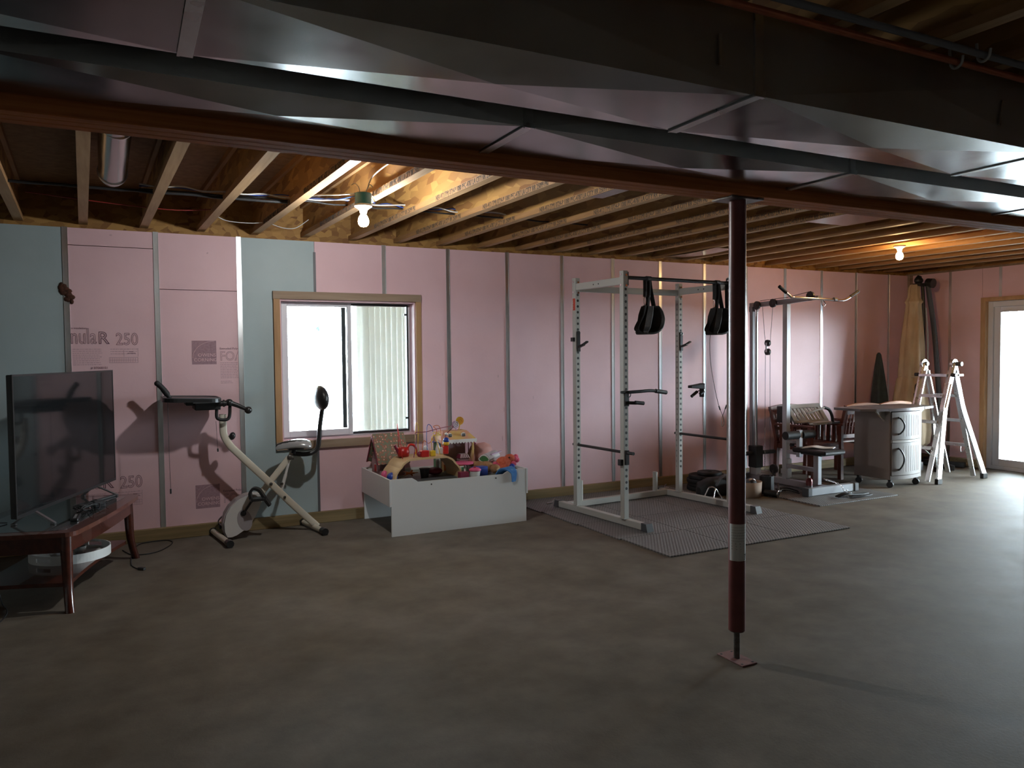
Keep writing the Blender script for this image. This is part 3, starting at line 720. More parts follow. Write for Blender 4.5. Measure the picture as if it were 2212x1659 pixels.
def tree(x, y, h, seed, lab):
    r = random.Random(seed); mb = MB()
    def br(p, d, L, rad, lv):
        q = p + d*L; mid = p+d*L*0.5+Vector((r.uniform(-1,1),r.uniform(-1,1),0))*L*0.05
        mb.tube([p, mid, q], [rad, rad*0.85, rad*0.65], 5, caps=False)
        if lv == 0: return
        for i in range(3 if lv > 1 else 4):
            a = r.uniform(0, 2*PI); s = r.uniform(0.45, 0.8)
            nd = (d + Vector((math.cos(a)*s, math.sin(a)*s, r.uniform(-0.1,0.4)))).normalized()
            br(p+d*L*r.uniform(0.55,1.0), nd, L*r.uniform(0.55,0.78), rad*0.55, lv-1)
    br(Vector((x,y,-0.06)), Vector((0,0,1)), h*0.32, h*0.022, 5)
    tag(build(mb, 'bare_tree', 'bark', origin=(x,y,-0.06)), lab, 'tree', 'bare trees outside the patio door')
tree(27.5, 7.2, 9.0, 3, 'leafless tree far outside the patio door, leftmost of the three')
tree(36.0, 15.2, 10.0, 5, 'leafless tree far outside the patio door, middle of the three')
tree(44.0, 7.0, 9.0, 9, 'leafless tree far outside the patio door, farthest of the three')

# ------------------------------------------------------------------ shape helpers for the furniture
def rrect(w, d, r, n=5, bow=0.0):
    """rounded rectangle outline, long sides bowed outwards"""
    pts = []
    for cx, cy, a0 in ((w/2-r, d/2-r, 0), (-w/2+r, d/2-r, PI/2), (-w/2+r, -d/2+r, PI), (w/2-r, -d/2+r, 3*PI/2)):
        for i in range(n+1):
            t = a0 + PI/2*i/n; pts.append((cx+r*math.cos(t), cy+r*math.sin(t)))
    if bow:
        out = []
        m = len(pts)
        for i in range(m):
            p, q = pts[i], pts[(i+1) % m]; out.append(p)
            L = math.hypot(q[0]-p[0], q[1]-p[1])
            if L > 0.2:
                for k in range(1, 8): t = k/8; out.append((p[0]+(q[0]-p[0])*t, p[1]+(q[1]-p[1])*t))
        pts = [(x*(1), y + (bow*math.copysign(1-(2*x/w)**2, y) if abs(y) > d/2-r-1e-4 else 0)) for x, y in out]
        pts = [(x + (bow*0.5*math.copysign(1-(2*y/d)**2, x) if abs(x) > w/2-r-1e-4 and abs(y) < d/2 else 0), y) for x, y in pts]
    return pts
def ribbon(mb, pts, widths, th, W, mi=0, sub=5):
    P = [Vector(p) for p in pts]; N0 = len(P)
    if sub: P = smooth_path(P, sub)
    n = len(P); W = Vector(W).normalized(); secs = []
    for i, p in enumerate(P):
        d = (P[min(i+1,n-1)]-P[max(i-1,0)]).normalized(); nn = d.cross(W).normalized()
        t = i/(n-1)*(N0-1); k = min(int(t), N0-2); w = widths[k]+(widths[k+1]-widths[k])*(t-k) if isinstance(widths,(list,tuple)) else widths
        secs.append([p-W*w/2-nn*th/2, p+W*w/2-nn*th/2, p+W*w/2+nn*th/2, p-W*w/2+nn*th/2])
    return mb.loft(secs, mi)

# ================================================================== coffee table with the television (left)
A = math.atan2(1.115, 0.344)
T = thing('coffee_table', 'dark cherry wood coffee table with curved legs, carrying the television', 'table', (-0.976, -0.994, 0), A)
def tl(mb, name, m, bevel=0, parent=None, label=None): return build(mb, name, m, parent or T, local=True, bevel=bevel, label=label)
Lh, Wh = 0.585, 0.31
for sx in (-1, 1):
    for sy in (-1, 1):
        secs = []
        for i in range(13):
            t = i/12; z = 0.430*(1-t)
            ox = 0.012*math.sin(PI*t*0.9) + 0.055*max(0, t-0.45)**2*3.2; s = 0.034-0.012*t if t < 0.75 else 0.025
            cx, cy = sx*(Lh-0.035-0.02+ox*1.0), sy*(Wh-0.035-0.015+ox*0.55)
            secs.append([(cx+s*math.cos(a), cy+s*math.sin(a), z) for a in [PI/8+2*PI*k/12 for k in range(12)]])
        m = MB(); m.loft(secs, 0, True); tl(m, 'leg', 'cherry')
m = MB().prism(rrect(2*Lh-0.05, 2*Wh-0.05, 0.04, bow=0.02), 0.335, 0.430, sm=False); tl(m, 'apron', 'cherry', 0.002)
m = MB().prism(rrect(2*Lh+0.03, 2*Wh+0.03, 0.06, bow=0.025), 0.430, 0.456); top = tl(m, 'table_top', 'cherry_top', 0.006)
m = MB().prism(rrect(2*Lh-0.10, 2*Wh-0.10, 0.05), 0.4555, 0.4575); tl(m, 'glass_inset', 'smoked_glass')
m = MB().prism(rrect(2*Lh-0.13, 2*Wh-0.09, 0.05, bow=-0.03), 0.128, 0.150); tl(m, 'lower_shelf', 'cherry', 0.004)

# television
tv = thing('television', 'large black flat screen television standing on the cherry coffee table', 'television', (-0.886, -0.861, 0.4575), math.atan2(1.288, 0.480))
w2 = 0.687
def tb(mb, name, m, bevel=0, label=None, parent=None): return build(mb, name, m, parent or tv, local=True, bevel=bevel, label=label)
z0, z1 = 0.072, 0.882
tb(MB().box(-w2, 0.0, z0, w2, 0.030, z1), 'rear_case', 'black_plastic', 0.004)
tb(MB().box(-w2*0.6, 0.030, z0+0.02, w2*0.6, 0.062, z0+0.42), 'rear_bulge', 'black_plastic', 0.01)
tb(MB().box(-w2+0.009, -0.0035, z0+0.018, w2-0.009, -0.0005, z1-0.009), 'screen', 'tv_screen')
m = MB().box(-w2-0.002,-0.005,z0-0.002,-w2+0.009,0.002,z1+0.002).box(w2-0.009,-0.005,z0-0.002,w2+0.002,0.002,z1+0.002).box(-w2+0.009,-0.005,z1-0.009,w2-0.009,0.002,z1+0.002).box(-w2+0.009,-0.005,z0-0.002,w2-0.009,0.002,z0+0.018)
tb(m, 'bezel', 'black_plastic')
for x, sg in ((-0.47, -1), (0.38, 1)):
    m = MB().bar((x,0.015,z0+0.01),(x+0.03*sg,-0.115,0.008),0.022,0.010).bar((x,0.015,z0+0.01),(x+0.03*sg,0.115,0.008),0.022,0.010).box(x+0.03*sg-0.012,-0.122,0.0,x+0.03*sg+0.012,-0.095,0.012).box(x+0.03*sg-0.012,0.095,0,x+0.03*sg+0.012,0.122,0.012)
    tb(m, 'stand_foot', 'foot_metal', 0.002, 'dull metal stand foot')
# things lying on the table
def TW(x, y, z=0.4575):   # table local -> world
    return FR[T.name] @ Vector((x, y, z))
def on_table(name, mb, m, lab, cat, o, grp=None, bevel=0.0):
    return tag(build(mb, name, m, origin=o, bevel=bevel), lab, cat, grp)
p = TW(0.17, -0.20)
R_ = Matrix.Translation(p) @ Matrix.Rotation(A+0.5, 4, 'Z')
on_table('cable_box', MB().box(-0.04,-0.03,0,0.04,0.03,0.035,0,R_), 'dark_grey', 'small dark grey box among cables on the coffee table', 'box', p, bevel=0.003)
p = TW(-0.22, -0.20); R_ = Matrix.Translation(p) @ Matrix.Rotation(A+0.25, 4, 'Z')
rm = thing('remote_control', 'black remote control lying near the front corner of the coffee table', 'remote', p, A+0.25)
build(MB().box(-0.09,-0.022,0,0.09,0.022,0.018), 'remote_body', 'black_plastic', rm, local=True, bevel=0.005)
m = MB()
for i in range(5): m.box(-0.07+0.025*i,-0.006,0.018,-0.058+0.025*i,0.006,0.0205)
build(m, 'buttons', 'silver_plastic', rm, local=True)
p = TW(0.33, -0.12); R_ = Matrix.Translation(p) @ Matrix.Rotation(A-0.25, 4, 'Z')
on_table('sound_bar', MB().box(-0.22,-0.012,0,0.22,0.012,0.014,0,R_), 'foot_metal', 'thin silver bar lying behind the cables on the coffee table', 'bar', p, bevel=0.004)
for i in range(5):
    r2 = random.Random(i+3); pts = []
    bx, by = r2.uniform(-0.05, 0.1), r2.uniform(-0.22, -0.12)
    for k in range(9): pts.append(TW(bx+0.11*math.cos(k*1.1+i)+0.03*k*0.5, by+0.05*math.sin(k*1.3+i*2)*0.9, 0.4575+0.004+0.02*abs(math.sin(k*1.7+i))*(0 < k < 8)+0.004*i))
    on_table('power_cable', MB().tube(pts, 0.0032, 6, sub=6), 'cable_black', ['thin black cable coiled on the coffee table, bottom of the heap','thin black cable coiled on the coffee table, second from the bottom','thin black cable coiled on the coffee table, middle of the heap','thin black cable coiled on the coffee table, second from the top','thin black cable coiled on the coffee table, top of the heap'][i], 'cable', pts[0], 'cables heaped on the coffee table')
fl = [(-0.611,-0.249),(-0.536,-0.439),(-0.384,-0.421),(-0.273,-0.202),(-0.302,-0.075),(-0.434,-0.065),(-0.512,-0.149),(-0.551,-0.431),(-0.556,-0.732),(-0.513,-0.871)]
cz = thing('extension_lead', 'black power cord looping on the floor by the far table leg', 'cord', (-0.45,-0.4,0))
build(MB().tube([(x,y,0.005) for x,y in fl], 0.0042, 6, sub=6), 'cord', 'cable_black', cz)
build(MB().bar((-0.513,-0.871,0.010),(-0.478,-0.905,0.010),0.026,0.018), 'plug', 'black_plastic', cz, bevel=0.003)
pts = [(-1.204,-1.215,0.462),(-1.255,-1.235,0.465),(-1.30,-1.255,0.42),(-1.27,-1.26,0.2),(-1.235,-1.30,0.02),(-1.19,-1.45,0.006),(-1.19,-1.60,0.006),(-1.22,-1.75,0.006)]
on_table('power_cable', MB().tube(pts, 0.0035, 6, sub=6), 'cable_black', 'black cable hanging from the near end of the coffee table to the floor', 'cable', pts[0])
# round white tray on the shelf
tr = thing('round_tray', 'round white tray with cut-out handles on the lower shelf of the coffee table', 'tray', (-0.905,-0.90,0.150), A-0.35)
rr = 0.232
def arc_strip(mb, r0, r1, z0, z1, a0, a1, n):
    secs = []
    for i in range(n+1):
        t = a0+(a1-a0)*i/n; c, s = math.cos(t), math.sin(t)
        secs.append([(r0*c,r0*s,z0),(r1*c,r1*s,z0),(r1*c,r1*s,z1),(r0*c,r0*s,z1)])
    return mb.loft(secs)
m = MB(); hh = 0.058
for base in (0, PI):
    a = base-PI/2; hw = 0.22
    arc_strip(m, rr-0.006, rr, 0.0, hh, a-PI/2+hw, a+PI/2-hw, 30)
    b_ = base
    arc_strip(m, rr-0.006, rr, 0.0, 0.018, b_-hw, b_+hw, 8); arc_strip(m, rr-0.006, rr, 0.042, hh, b_-hw, b_+hw, 8)
build(m, 'tray_rim', 'tray_white', tr, local=True); build(MB().cyl((0,0,0),(0,0,0.006),rr-0.005,n=48), 'tray_base', 'tray_white', tr, local=True)
for i, (dx, dy, h, r_, m_, lab) in enumerate(((0.05,-0.03,0.05,0.035,'clear_glassware','small clear glass standing in the white tray, nearer the handle'),(-0.06,0.05,0.045,0.04,'clear_glassware','wide clear glass bowl standing in the white tray'),(-0.10,-0.07,0.085,0.014,'black_plastic','slim black stick holder in the white tray'))):
    c = FR[tr.name] @ Vector((dx,dy,0.006))
    on_table('glass_cup' if i < 2 else 'candle_holder', MB().lathe([(0,0),(r_*0.7,0),(r_,h*0.5),(r_,h),(r_-0.003,h),(r_*0.6,0.004),(0,0.004)], c, 20), m_, lab, 'glass' if i < 2 else 'holder', c)

# ================================================================== folding exercise bike
B = thing('exercise_bike', 'cream and black folding exercise bike with a desk and a backrest, by the window', 'exercise bike', (0.45,-0.25,0))
yc = -0.25
def P3(x, z, y=yc): return (x, y, z)
def bb(mb, name, m, bevel=0, label=None, parent=None): return build(mb, name, m, parent or B, bevel=bevel, label=label)
def rtube(mb, pts, w, h, y, mi=0, sub=5):      # flat oval tube in the x-z plane, w across y
    P = smooth_path([Vector((x, y, z)) for x, z in pts], sub) if sub else [Vector((x,y,z)) for x,z in pts]
    n = len(P); secs = []; W = Vector((0,1,0))
    for i, p in enumerate(P):
        d = (P[min(i+1,n-1)]-P[max(i-1,0)]).normalized(); nn = d.cross(W)
        secs.append([p + W*(w/2)*math.copysign(abs(math.cos(a))**0.6, math.cos(a)) + nn*(h/2)*math.copysign(abs(math.sin(a))**0.6, math.sin(a)) for a in [2*PI*k/16 for k in range(16)]])
    return mb.loft(secs, mi, True)
m = MB(); rtube(m, [(0.108,0.985),(0.106,0.90),(0.112,0.82),(0.150,0.745),(0.21,0.675),(0.452,0.416),(0.62,0.232),(0.815,0.030)], 0.036, 0.056, yc-0.03)
bb(m, 'main_tube', 'bike_cream')
m = MB(); rtube(m, [(0.150,0.060),(0.30,0.235),(0.452,0.416),(0.590,0.582),(0.612,0.610)], 0.032, 0.050, yc+0.02, sub=2); m.cyl((0.612,yc+0.02,0.607),(0.640,yc+0.02,0.665),0.016)
bb(m, 'seat_tube', 'bike_cream')
m = MB().cyl((0.540,yc+0.02,0.335),(0.580,yc+0.02,0.47),0.0135).cyl((0.578,yc+0.02,0.46),(0.613,yc+0.02,0.60),0.0105)
bb(m, 'support_strut', 'bike_white')
m = MB().ell((0.452,yc-0.055,0.416),(0.013,0.007,0.013),12).ell((0.556,yc-0.055,0.300),(0.011,0.007,0.011),12).ell((0.612,yc-0.004,0.612),(0.022,0.010,0.022),14).cyl((0.612,yc-0.02,0.612),(0.612,yc-0.03,0.612),0.012)
m.cyl((0.628,yc,0.60),(0.645,yc-0.01,0.60),0.008).cyl((0.535,yc,0.398),(0.552,yc-0.01,0.405),0.009)
bb(m, 'pivot_bolts', 'steel_dark')
for x0_, y0_, x1_, y1_ in ((0.10,-0.515,0.035,-0.03),(0.82,-0.465,0.75,-0.045)):
    bb(MB().cyl((x0_,y0_,0.030),(x1_,y1_,0.030),0.0215,n=18), 'stabiliser_bar', 'bike_cream')
    for (x,y,dx,dy) in ((x0_,y0_,0.006,-0.045),(x1_,y1_,-0.006,0.045)):
        d = Vector((dx,dy,0)).normalized()*0.05
        bb(MB().cyl((x-d.x*0.3,y-d.y*0.3,0.030),(x+d.x,y+d.y,0.030),0.029,n=10), 'end_cap', 'black_plastic')
shp = [(0.115,0.028),(0.098,0.070),(0.094,0.140),(0.110,0.205),(0.145,0.262),(0.195,0.307),(0.255,0.336),(0.315,0.347),(0.365,0.345),(0.375,0.325),(0.372,0.285),(0.355,0.230),(0.325,0.170),(0.285,0.115),(0.235,0.068),(0.185,0.038),(0.150,0.026)]
shc = (0.225, 0.19)
M_ = XZ(0)
m = MB().prism(shp, -0.318, -0.205, M_, 0)
sh_ = bb(m, 'flywheel_cover', 'bike_white', 0.012)
m = MB().prism([(shc[0]+(x-shc[0])*1.03-0.006, shc[1]+(z-shc[1])*1.03) for x,z in shp if x < 0.33], -0.300, -0.190, M_); bb(m, 'cover_rim', 'bike_lilac', 0.004)
dec = []
for i in range(20):
    t = 2*PI*i/20; dec.append((0.245+0.055*math.cos(t)-0.012*math.sin(t), 0.150+0.085*math.sin(t)))
bb(MB().prism(dec, -0.3195, -0.3175, M_), 'side_decal', 'bike_lilac')
m = MB().cyl((0.235,-0.325,0.205),(0.235,-0.19,0.205),0.022).bar((0.235,-0.332,0.205),(0.318,-0.338,0.330),0.014,0.024,(0,1,0)).bar((0.235,-0.178,0.205),(0.152,-0.165,0.080),0.014,0.024,(0,1,0))
bb(m, 'crank', 'black_plastic', 0.002)
def pedal(c, sg, mb):
    x,y,z = c
    mb.box(x-0.05,y-0.045,z-0.012,x+0.05,y+0.045,z+0.010)
    mb.box(x-0.055,y-0.045,z-0.018,x-0.045,y+0.045,z+0.016).box(x+0.045,y-0.045,z-0.018,x+0.055,y+0.045,z+0.016)
    return mb
pd = bb(pedal((0.335,-0.395,0.322),1,MB()), 'pedal', 'black_plastic', 0.003)
m = MB(); ribbon(m, [(0.285,-0.395,0.330),(0.280,-0.395,0.375),(0.305,-0.395,0.405),(0.345,-0.395,0.392),(0.372,-0.395,0.350),(0.400,-0.40,0.300),(0.425,-0.40,0.262)], 0.050, 0.020, (0.35,1,0.1)); build(m, 'pedal_strap', 'black_plastic', pd)
pd = bb(pedal((0.130,-0.110,0.082),1,MB()), 'pedal', 'black_plastic', 0.003)
m = MB(); ribbon(m, [(0.08,-0.11,0.08),(0.07,-0.11,0.12),(0.11,-0.11,0.16),(0.16,-0.11,0.15),(0.185,-0.11,0.09)], 0.03, 0.006, (0,1,0)); build(m, 'pedal_strap', 'black_plastic', pd)
# saddle
def saddle_sec(x, hw, zt, th):
    out = []
    for k in range(20):
        a = 2*PI*k/20; y = hw*math.cos(a); z = zt - th/2 + (th/2)*math.copysign(abs(math.sin(a))**0.7, math.sin(a)) - 0.012*(abs(math.cos(a))**3)
        out.append((x, yc+y, z))
    return out
prof = [(0.502,0.010,0.705,0.02),(0.515,0.026,0.722,0.045),(0.55,0.036,0.735,0.055),(0.60,0.055,0.744,0.060),(0.65,0.090,0.752,0.064),(0.70,0.112,0.754,0.070),(0.745,0.112,0.748,0.070),(0.772,0.085,0.735,0.055),(0.782,0.03,0.722,0.02)]
m = MB(); m.loft([saddle_sec(*q) for q in prof], 0, True); sd = bb(m, 'saddle', 'silver_plastic')
m = MB(); m.loft([[(x, y, z+0.0025) if z > q[2]-q[3]*0.42 else (x, yc+(y-yc)*0.98, z) for (x,y,z) in saddle_sec(q[0],q[1]*0.80,q[2],q[3]*0.55)] for q in prof[:8]], 0, True); build(m, 'saddle_cover', 'black_vinyl', sd)
m = MB().cyl((0.640,yc,0.640),(0.655,yc,0.690),0.018).box(0.60,yc-0.03,0.672,0.72,yc+0.03,0.684); bb(m, 'saddle_clamp', 'black_plastic')
m = MB(); m.tube([(0.64,yc+0.01,0.640),(0.72,yc+0.01,0.628),(0.79,yc+0.01,0.634),(0.838,yc+0.01,0.672),(0.852,yc+0.01,0.74),(0.862,yc+0.01,0.85),(0.885,yc+0.01,1.00),(0.893,yc+0.01,1.06)], 0.019, 12, sub=6); bb(m, 'backrest_tube', 'black_plastic')
m = MB().ell((0.872,yc,1.085),(0.058,0.150,0.104),24,0,Matrix.Rotation(-0.12,4,'Y')); bb(m, 'backrest_pad', 'black_vinyl')
# desk, console, handles
dk = rrect(0.41, 0.46, 0.10, 6); DM = Matrix.Translation((-0.118,yc,1.108)) @ Matrix.Rotation(0.035,4,'Y')
bb(MB().prism(dk, -0.014, 0.012, DM), 'desk_tray', 'black_plastic', 0.006)
m = MB().tube([DM @ Vector((x*0.97,y*0.97,0.014)) for x,y in dk], 0.006, 6, closed=True); bb(m, 'desk_lip', 'dark_grey')
m = MB().box(-0.10,yc-0.13,1.028,0.085,yc+0.13,1.095).box(-0.16,yc-0.10,1.065,-0.10,yc+0.10,1.095); bb(m, 'console_box', 'black_plastic', 0.006)
m = MB().box(-0.11,yc-0.135,1.083,0.09,yc-0.128,1.089); bb(m, 'console_trim', 'silver_plastic')
m = MB().cyl((0.060,yc-0.12,1.075),(0.125,yc-0.12,1.075),0.022).cyl((0.10,yc-0.12,1.075),(0.112,yc-0.12,1.075),0.028).ell((0.145,yc-0.12,1.080),(0.030,0.03,0.028),14)
m.tube([(0.15,yc-0.12,1.078),(0.20,yc-0.12,1.058),(0.265,yc-0.12,1.025)],[0.020,0.018,0.014],12); m.ell((0.283,yc-0.12,1.016),0.029,18)
bb(m, 'handle_arm', 'black_plastic')
m = MB().tube([(0.058,yc-0.10,1.05),(0.055,yc-0.10,0.975),(0.075,yc-0.10,0.952),(0.125,yc-0.10,0.948),(0.147,yc-0.10,0.975),(0.152,yc-0.10,1.06)],0.0125,10,sub=6); bb(m, 'lower_handle', 'black_matte')
m = MB().tube([(-0.345,yc,1.232),(-0.318,yc,1.205),(-0.29,yc,1.165),(-0.262,yc,1.120)],[0.019,0.020,0.022,0.016],12,sub=4).ell((-0.348,yc,1.235),0.021,12); bb(m, 'tablet_rest', 'black_matte')
m = MB().ell((0.172,yc-0.03,0.812),(0.024,0.024,0.032),14,0,Matrix.Rotation(0.3,4,'Y')).cyl((0.135,yc-0.03,0.805),(0.175,yc-0.03,0.812),0.010); bb(m, 'height_knob', 'black_plastic')
m = MB().tube([(-0.288,yc-0.18,1.10),(-0.287,yc-0.18,0.75),(-0.283,yc-0.18,0.46)],0.0016,5).cyl((-0.283,yc-0.18,0.46),(-0.283,yc-0.18,0.425),0.006); bb(m, 'hanging_cord', 'cable_black')
m = MB().tube([(0.062,yc+0.03,0.93),(0.066,yc+0.03,0.80),(0.070,yc+0.03,0.715)],0.0014,5).cyl((0.070,yc+0.03,0.715),(0.071,yc+0.03,0.69),0.006); bb(m, 'hanging_cord', 'cable_black')

# ================================================================== white toy storage box
X0, X1, Y0, Y1 = 1.268, 2.482, -0.825, -0.045
K = thing('toy_table', 'white storage table box full of toys, standing by the wall right of the window', 'toy box', (1.875,-0.435,0))
def kb(mb, name, m='white_melamine', bevel=0.001, label=None): return build(mb, name, m, K, bevel=bevel, label=label)
out = [(X0+0.008,0.0),(X1-0.008,0.0),(X1-0.008,0.452),(2.338,0.452),(2.30,0.440),(2.258,0.418),(1.500,0.418),(1.478,0.436),(1.452,0.452),(X0+0.008,0.452)]
kb(MB().prism(out, Y0, Y0+0.016, XZ(0)), 'front_panel'); kb(MB().prism(out, Y1-0.016, Y1, XZ(0)), 'rear_panel')
kb(MB().box(X0-0.008,Y0-0.002,0.238,X0+0.008,Y1,0.452), 'side_panel'); kb(MB().box(X1-0.008,Y0-0.002,0.238,X1+0.008,Y1,0.452), 'side_panel')
kb(MB().box(X0+0.008,Y0+0.016,0.242,X1-0.008,Y1-0.016,0.256), 'box_floor'); kb(MB().box(X0+0.008,Y0+0.016,0.386,X1-0.008,Y1-0.016,0.398), 'play_board', 'play_board', label='grey green play board')
for x, z in ((1.612,0.390),(2.188,0.392)): kb(MB().cyl((x,Y0-0.0015,z),(x,Y0+0.001,z),0.0065,n=14), 'screw_head', 'steel_dark', 0)

# ================================================================== toys in the box
TZ = 0.2565
ZM[0] = lambda z: z if z > 0.52 else 0.3985 + (z-0.2565)*(0.52-0.3985)/(0.52-0.2565)
def toy(name, lab, cat, loc, rotz=0, grp='toys in the white box'): return thing(name, lab, cat, loc, rotz, grp)
def lb_(mb, name, m, parent, bevel=0, label=None): return build(mb, name, m, parent, local=True, bevel=bevel, label=label)
# toy house with patterned roof
H = toy('doll_house', 'toy house with a flowered fabric roof at the left end of the box', 'toy house', (1.44,-0.245,TZ), 0.10)
lb_(MB().box(-0.115,-0.085,0,0.115,0.085,0.285).prism([(-0.085,0.285),(0.085,0.285),(0,0.47)], -0.112, -0.106, YZ(0)).prism([(-0.085,0.285),(0.085,0.285),(0,0.47)], 0.106, 0.112, YZ(0)), 'house_walls', 'house_pink', H)
n = 14; secs = []
m = MB()
for sgn in (-1, 1):
    pts = []
    for i in range(n+1):
        x = -0.145+0.29*i/n; pts.append((x, 0.012*(i % 2)))
    lo = [(x, sgn*(0.128), 0.258-0.02+dz) for x, dz in pts]; hi = [(x, 0, 0.500) for x, dz in pts]
    for k in range(n):
        a, b2, c, d = lo[k], lo[k+1], hi[k+1], hi[k]
        t = 0.006
        m.loft([[a, b2, c, d], [(q[0], q[1]+sgn*t, q[2]+t) for q in (a, b2, c, d)]])
lb_(m, 'roof', 'roof_print', H)
m = MB().prism([(-0.13,0.245),(0,0.497),(0,0.480),(-0.118,0.245)], -0.150, -0.145, YZ(0)).prism([(0.13,0.245),(0,0.497),(0,0.480),(0.118,0.245)], -0.150, -0.145, YZ(0)); lb_(m, 'roof_edge', 'toy_maroon', H)
def arch(w, h, n=8): return [(-w/2,0),(w/2,0),(w/2,h-w/2)]+[(w/2*math.cos(PI*i/n), h-w/2+w/2*math.sin(PI*i/n)) for i in range(1,n)]+[(-w/2,h-w/2)]
Mx = Matrix.Translation((-0.1155,0.0,0.10)) @ YZ(0)
lb_(MB().prism(arch(0.065,0.135), -0.003, 0, Mx), 'door_frame', 'toy_white', H); lb_(MB().prism(arch(0.05,0.125), -0.005, 0, Mx), 'front_door', 'toy_red', H)
lb_(MB().prism(arch(0.03,0.05), -0.004, 0, Matrix.Translation((-0.1115,0.0,0.34)) @ YZ(0)), 'gable_window', 'black_matte', H)
m = MB().box(-0.035,-0.088,0.12,0.05,-0.085,0.21); lb_(m, 'window_opening', 'toy_green', H)
m = MB().box(-0.06,-0.091,0.115,-0.04,-0.086,0.215).box(0.055,-0.091,0.115,0.075,-0.086,0.215).box(0.005,-0.0905,0.12,0.010,-0.088,0.21).box(-0.035,-0.0905,0.163,0.05,-0.088,0.168); lb_(m, 'shutters', 'toy_white', H)
# wooden bead maze table
Z_ = toy('bead_maze', 'bentwood toy table with coloured wire bead maze on top, front of the box', 'wooden toy', (1.635,-0.555,TZ), 0.06)
hw, tp = 0.285, 0.325
arcp = [(-hw-0.012,0.0),(-hw+0.002,0.16),(-hw+0.05,0.275),(-hw+0.10,0.315),(-hw+0.16,tp),(hw-0.16,tp),(hw-0.10,0.315),(hw-0.05,0.275),(hw-0.002,0.16),(hw+0.012,0.0)]
m = MB(); P = smooth_path([Vector((x,0,z)) for x,z in arcp], 5); secs = []
for i, p in enumerate(P):
    d = (P[min(i+1,len(P)-1)]-P[max(i-1,0)]).normalized(); nn = Vector((-d.z,0,d.x))*0.008
    secs.append([p+nn+Vector((0,-0.14,0)), p+nn+Vector((0,0.14,0)), p-nn+Vector((0,0.14,0)), p-nn+Vector((0,-0.14,0))])
m.loft(secs); lb_(m, 'bent_frame', 'toy_wood', Z_)
lb_(MB().box(-0.26,-0.13,0.0,0.26,0.13,0.006), 'base_board', 'dark_grey', Z_)
wires = [('toy_red',[(-0.20,-0.06,tp),(-0.205,-0.03,0.46),(-0.215,0.0,0.585),(-0.205,0.03,0.60),(-0.195,0.05,0.56),(-0.175,0.08,0.42),(-0.17,0.10,tp)]),
 ('toy_maroon',[(-0.11,-0.08,tp),(-0.085,-0.06,0.42),(-0.075,-0.05,0.50),(-0.075,-0.05,0.53),(0.02,-0.04,0.53),(0.18,0.0,0.55),(0.30,0.04,0.555),(0.31,0.05,0.54),(0.25,0.07,0.47),(0.24,0.09,tp)]),
 ('toy_yellow',[(-0.055,0.0,tp),(-0.05,0.02,0.48),(-0.04,0.03,0.585),(-0.025,0.04,0.60),(-0.01,0.05,0.56),(-0.005,0.07,0.42),(0.0,0.08,tp)]),
 ('cable_blue',[(0.03,-0.05,tp),(0.03,-0.03,0.48),(0.045,-0.01,0.57),(0.07,0.0,0.585),(0.10,0.01,0.55),(0.12,0.02,0.47),(0.125,0.03,0.44),(0.115,0.04,0.43),(0.18,0.05,0.415),(0.20,0.06,tp)]),
 ('toy_orange',[(0.04,0.09,tp),(0.05,0.08,0.44),(0.10,0.07,0.42),(0.16,0.05,0.52),(0.13,0.05,0.56),(0.18,0.04,0.56),(0.20,0.04,0.45),(0.205,0.05,tp)]),
 ('toy_yellow',[(0.07,-0.07,tp),(0.06,-0.06,0.47),(0.10,-0.05,0.50),(0.17,-0.02,0.49),(0.09,-0.03,0.52),(0.13,-0.03,0.42),(0.15,-0.03,tp)])]
for mm, pts in wires: lb_(MB().tube([(x,y,z+0.004) for x,y,z in pts], 0.0032, 6, sub=6), 'bead_wire', mm, Z_)
beads = [('toy_red',(-0.02,-0.09,tp+0.034),(0.034,0.03,0.028)),('toy_maroon',(-0.05,-0.07,tp+0.03),(0.025,0.025,0.024)),('toy_yellow',(0.055,-0.09,tp+0.032),(0.022,0.022,0.024)),('toy_white',(0.025,-0.02,tp+0.065),(0.02,0.02,0.028)),('toy_blue',(0.215,-0.02,tp+0.125),(0.026,0.026,0.024)),('toy_yellow',(0.215,-0.02,tp+0.095),(0.027,0.027,0.02)),('toy_red',(0.205,-0.02,tp+0.04),(0.022,0.022,0.038)),('toy_white',(0.17,0.0,tp+0.035),(0.02,0.02,0.030)),('toy_white',(0.225,0.0,tp+0.175),(0.013,0.013,0.013))]
for mm, c, r in beads:
    if mm in ('toy_yellow','toy_white','toy_red') and c[2] < tp+0.05: lb_(MB().box(c[0]-r[0],c[1]-r[1],tp+0.0085,c[0]+r[0],c[1]+r[1],c[2]+r[2]), 'bead', mm, Z_, 0.006)
    else: lb_(MB().ell(c, r, 14), 'bead', mm, Z_)
m = MB().lathe([(0,0),(0.045,0),(0.052,0.03),(0.045,0.075),(0.0,0.08)], (-0.155,0.03,tp+0.009), 20); pot = toy('toy_watering_can', 'red toy watering can standing on the bentwood toy table', 'toy', FO[Z_.name] @ Vector((-0.155,0.03,tp+0.009)), 0.1)
m = MB().lathe([(0,0),(0.045,0),(0.052,0.03),(0.045,0.075),(0.0,0.08)], (0,0,0), 20); lb_(m, 'can_body', 'toy_red', pot)
lb_(MB().tube([(0.03,-0.02,0.07),(0.05,-0.02,0.095),(0.09,-0.02,0.085),(0.11,-0.02,0.04),(0.10,-0.02,0.012)],0.010,8,sub=5), 'can_handle', 'toy_red', pot)
lb_(MB().cyl((-0.045,0,0.03),(-0.075,0,0.10),0.010,0.014), 'can_spout', 'toy_maroon', pot)
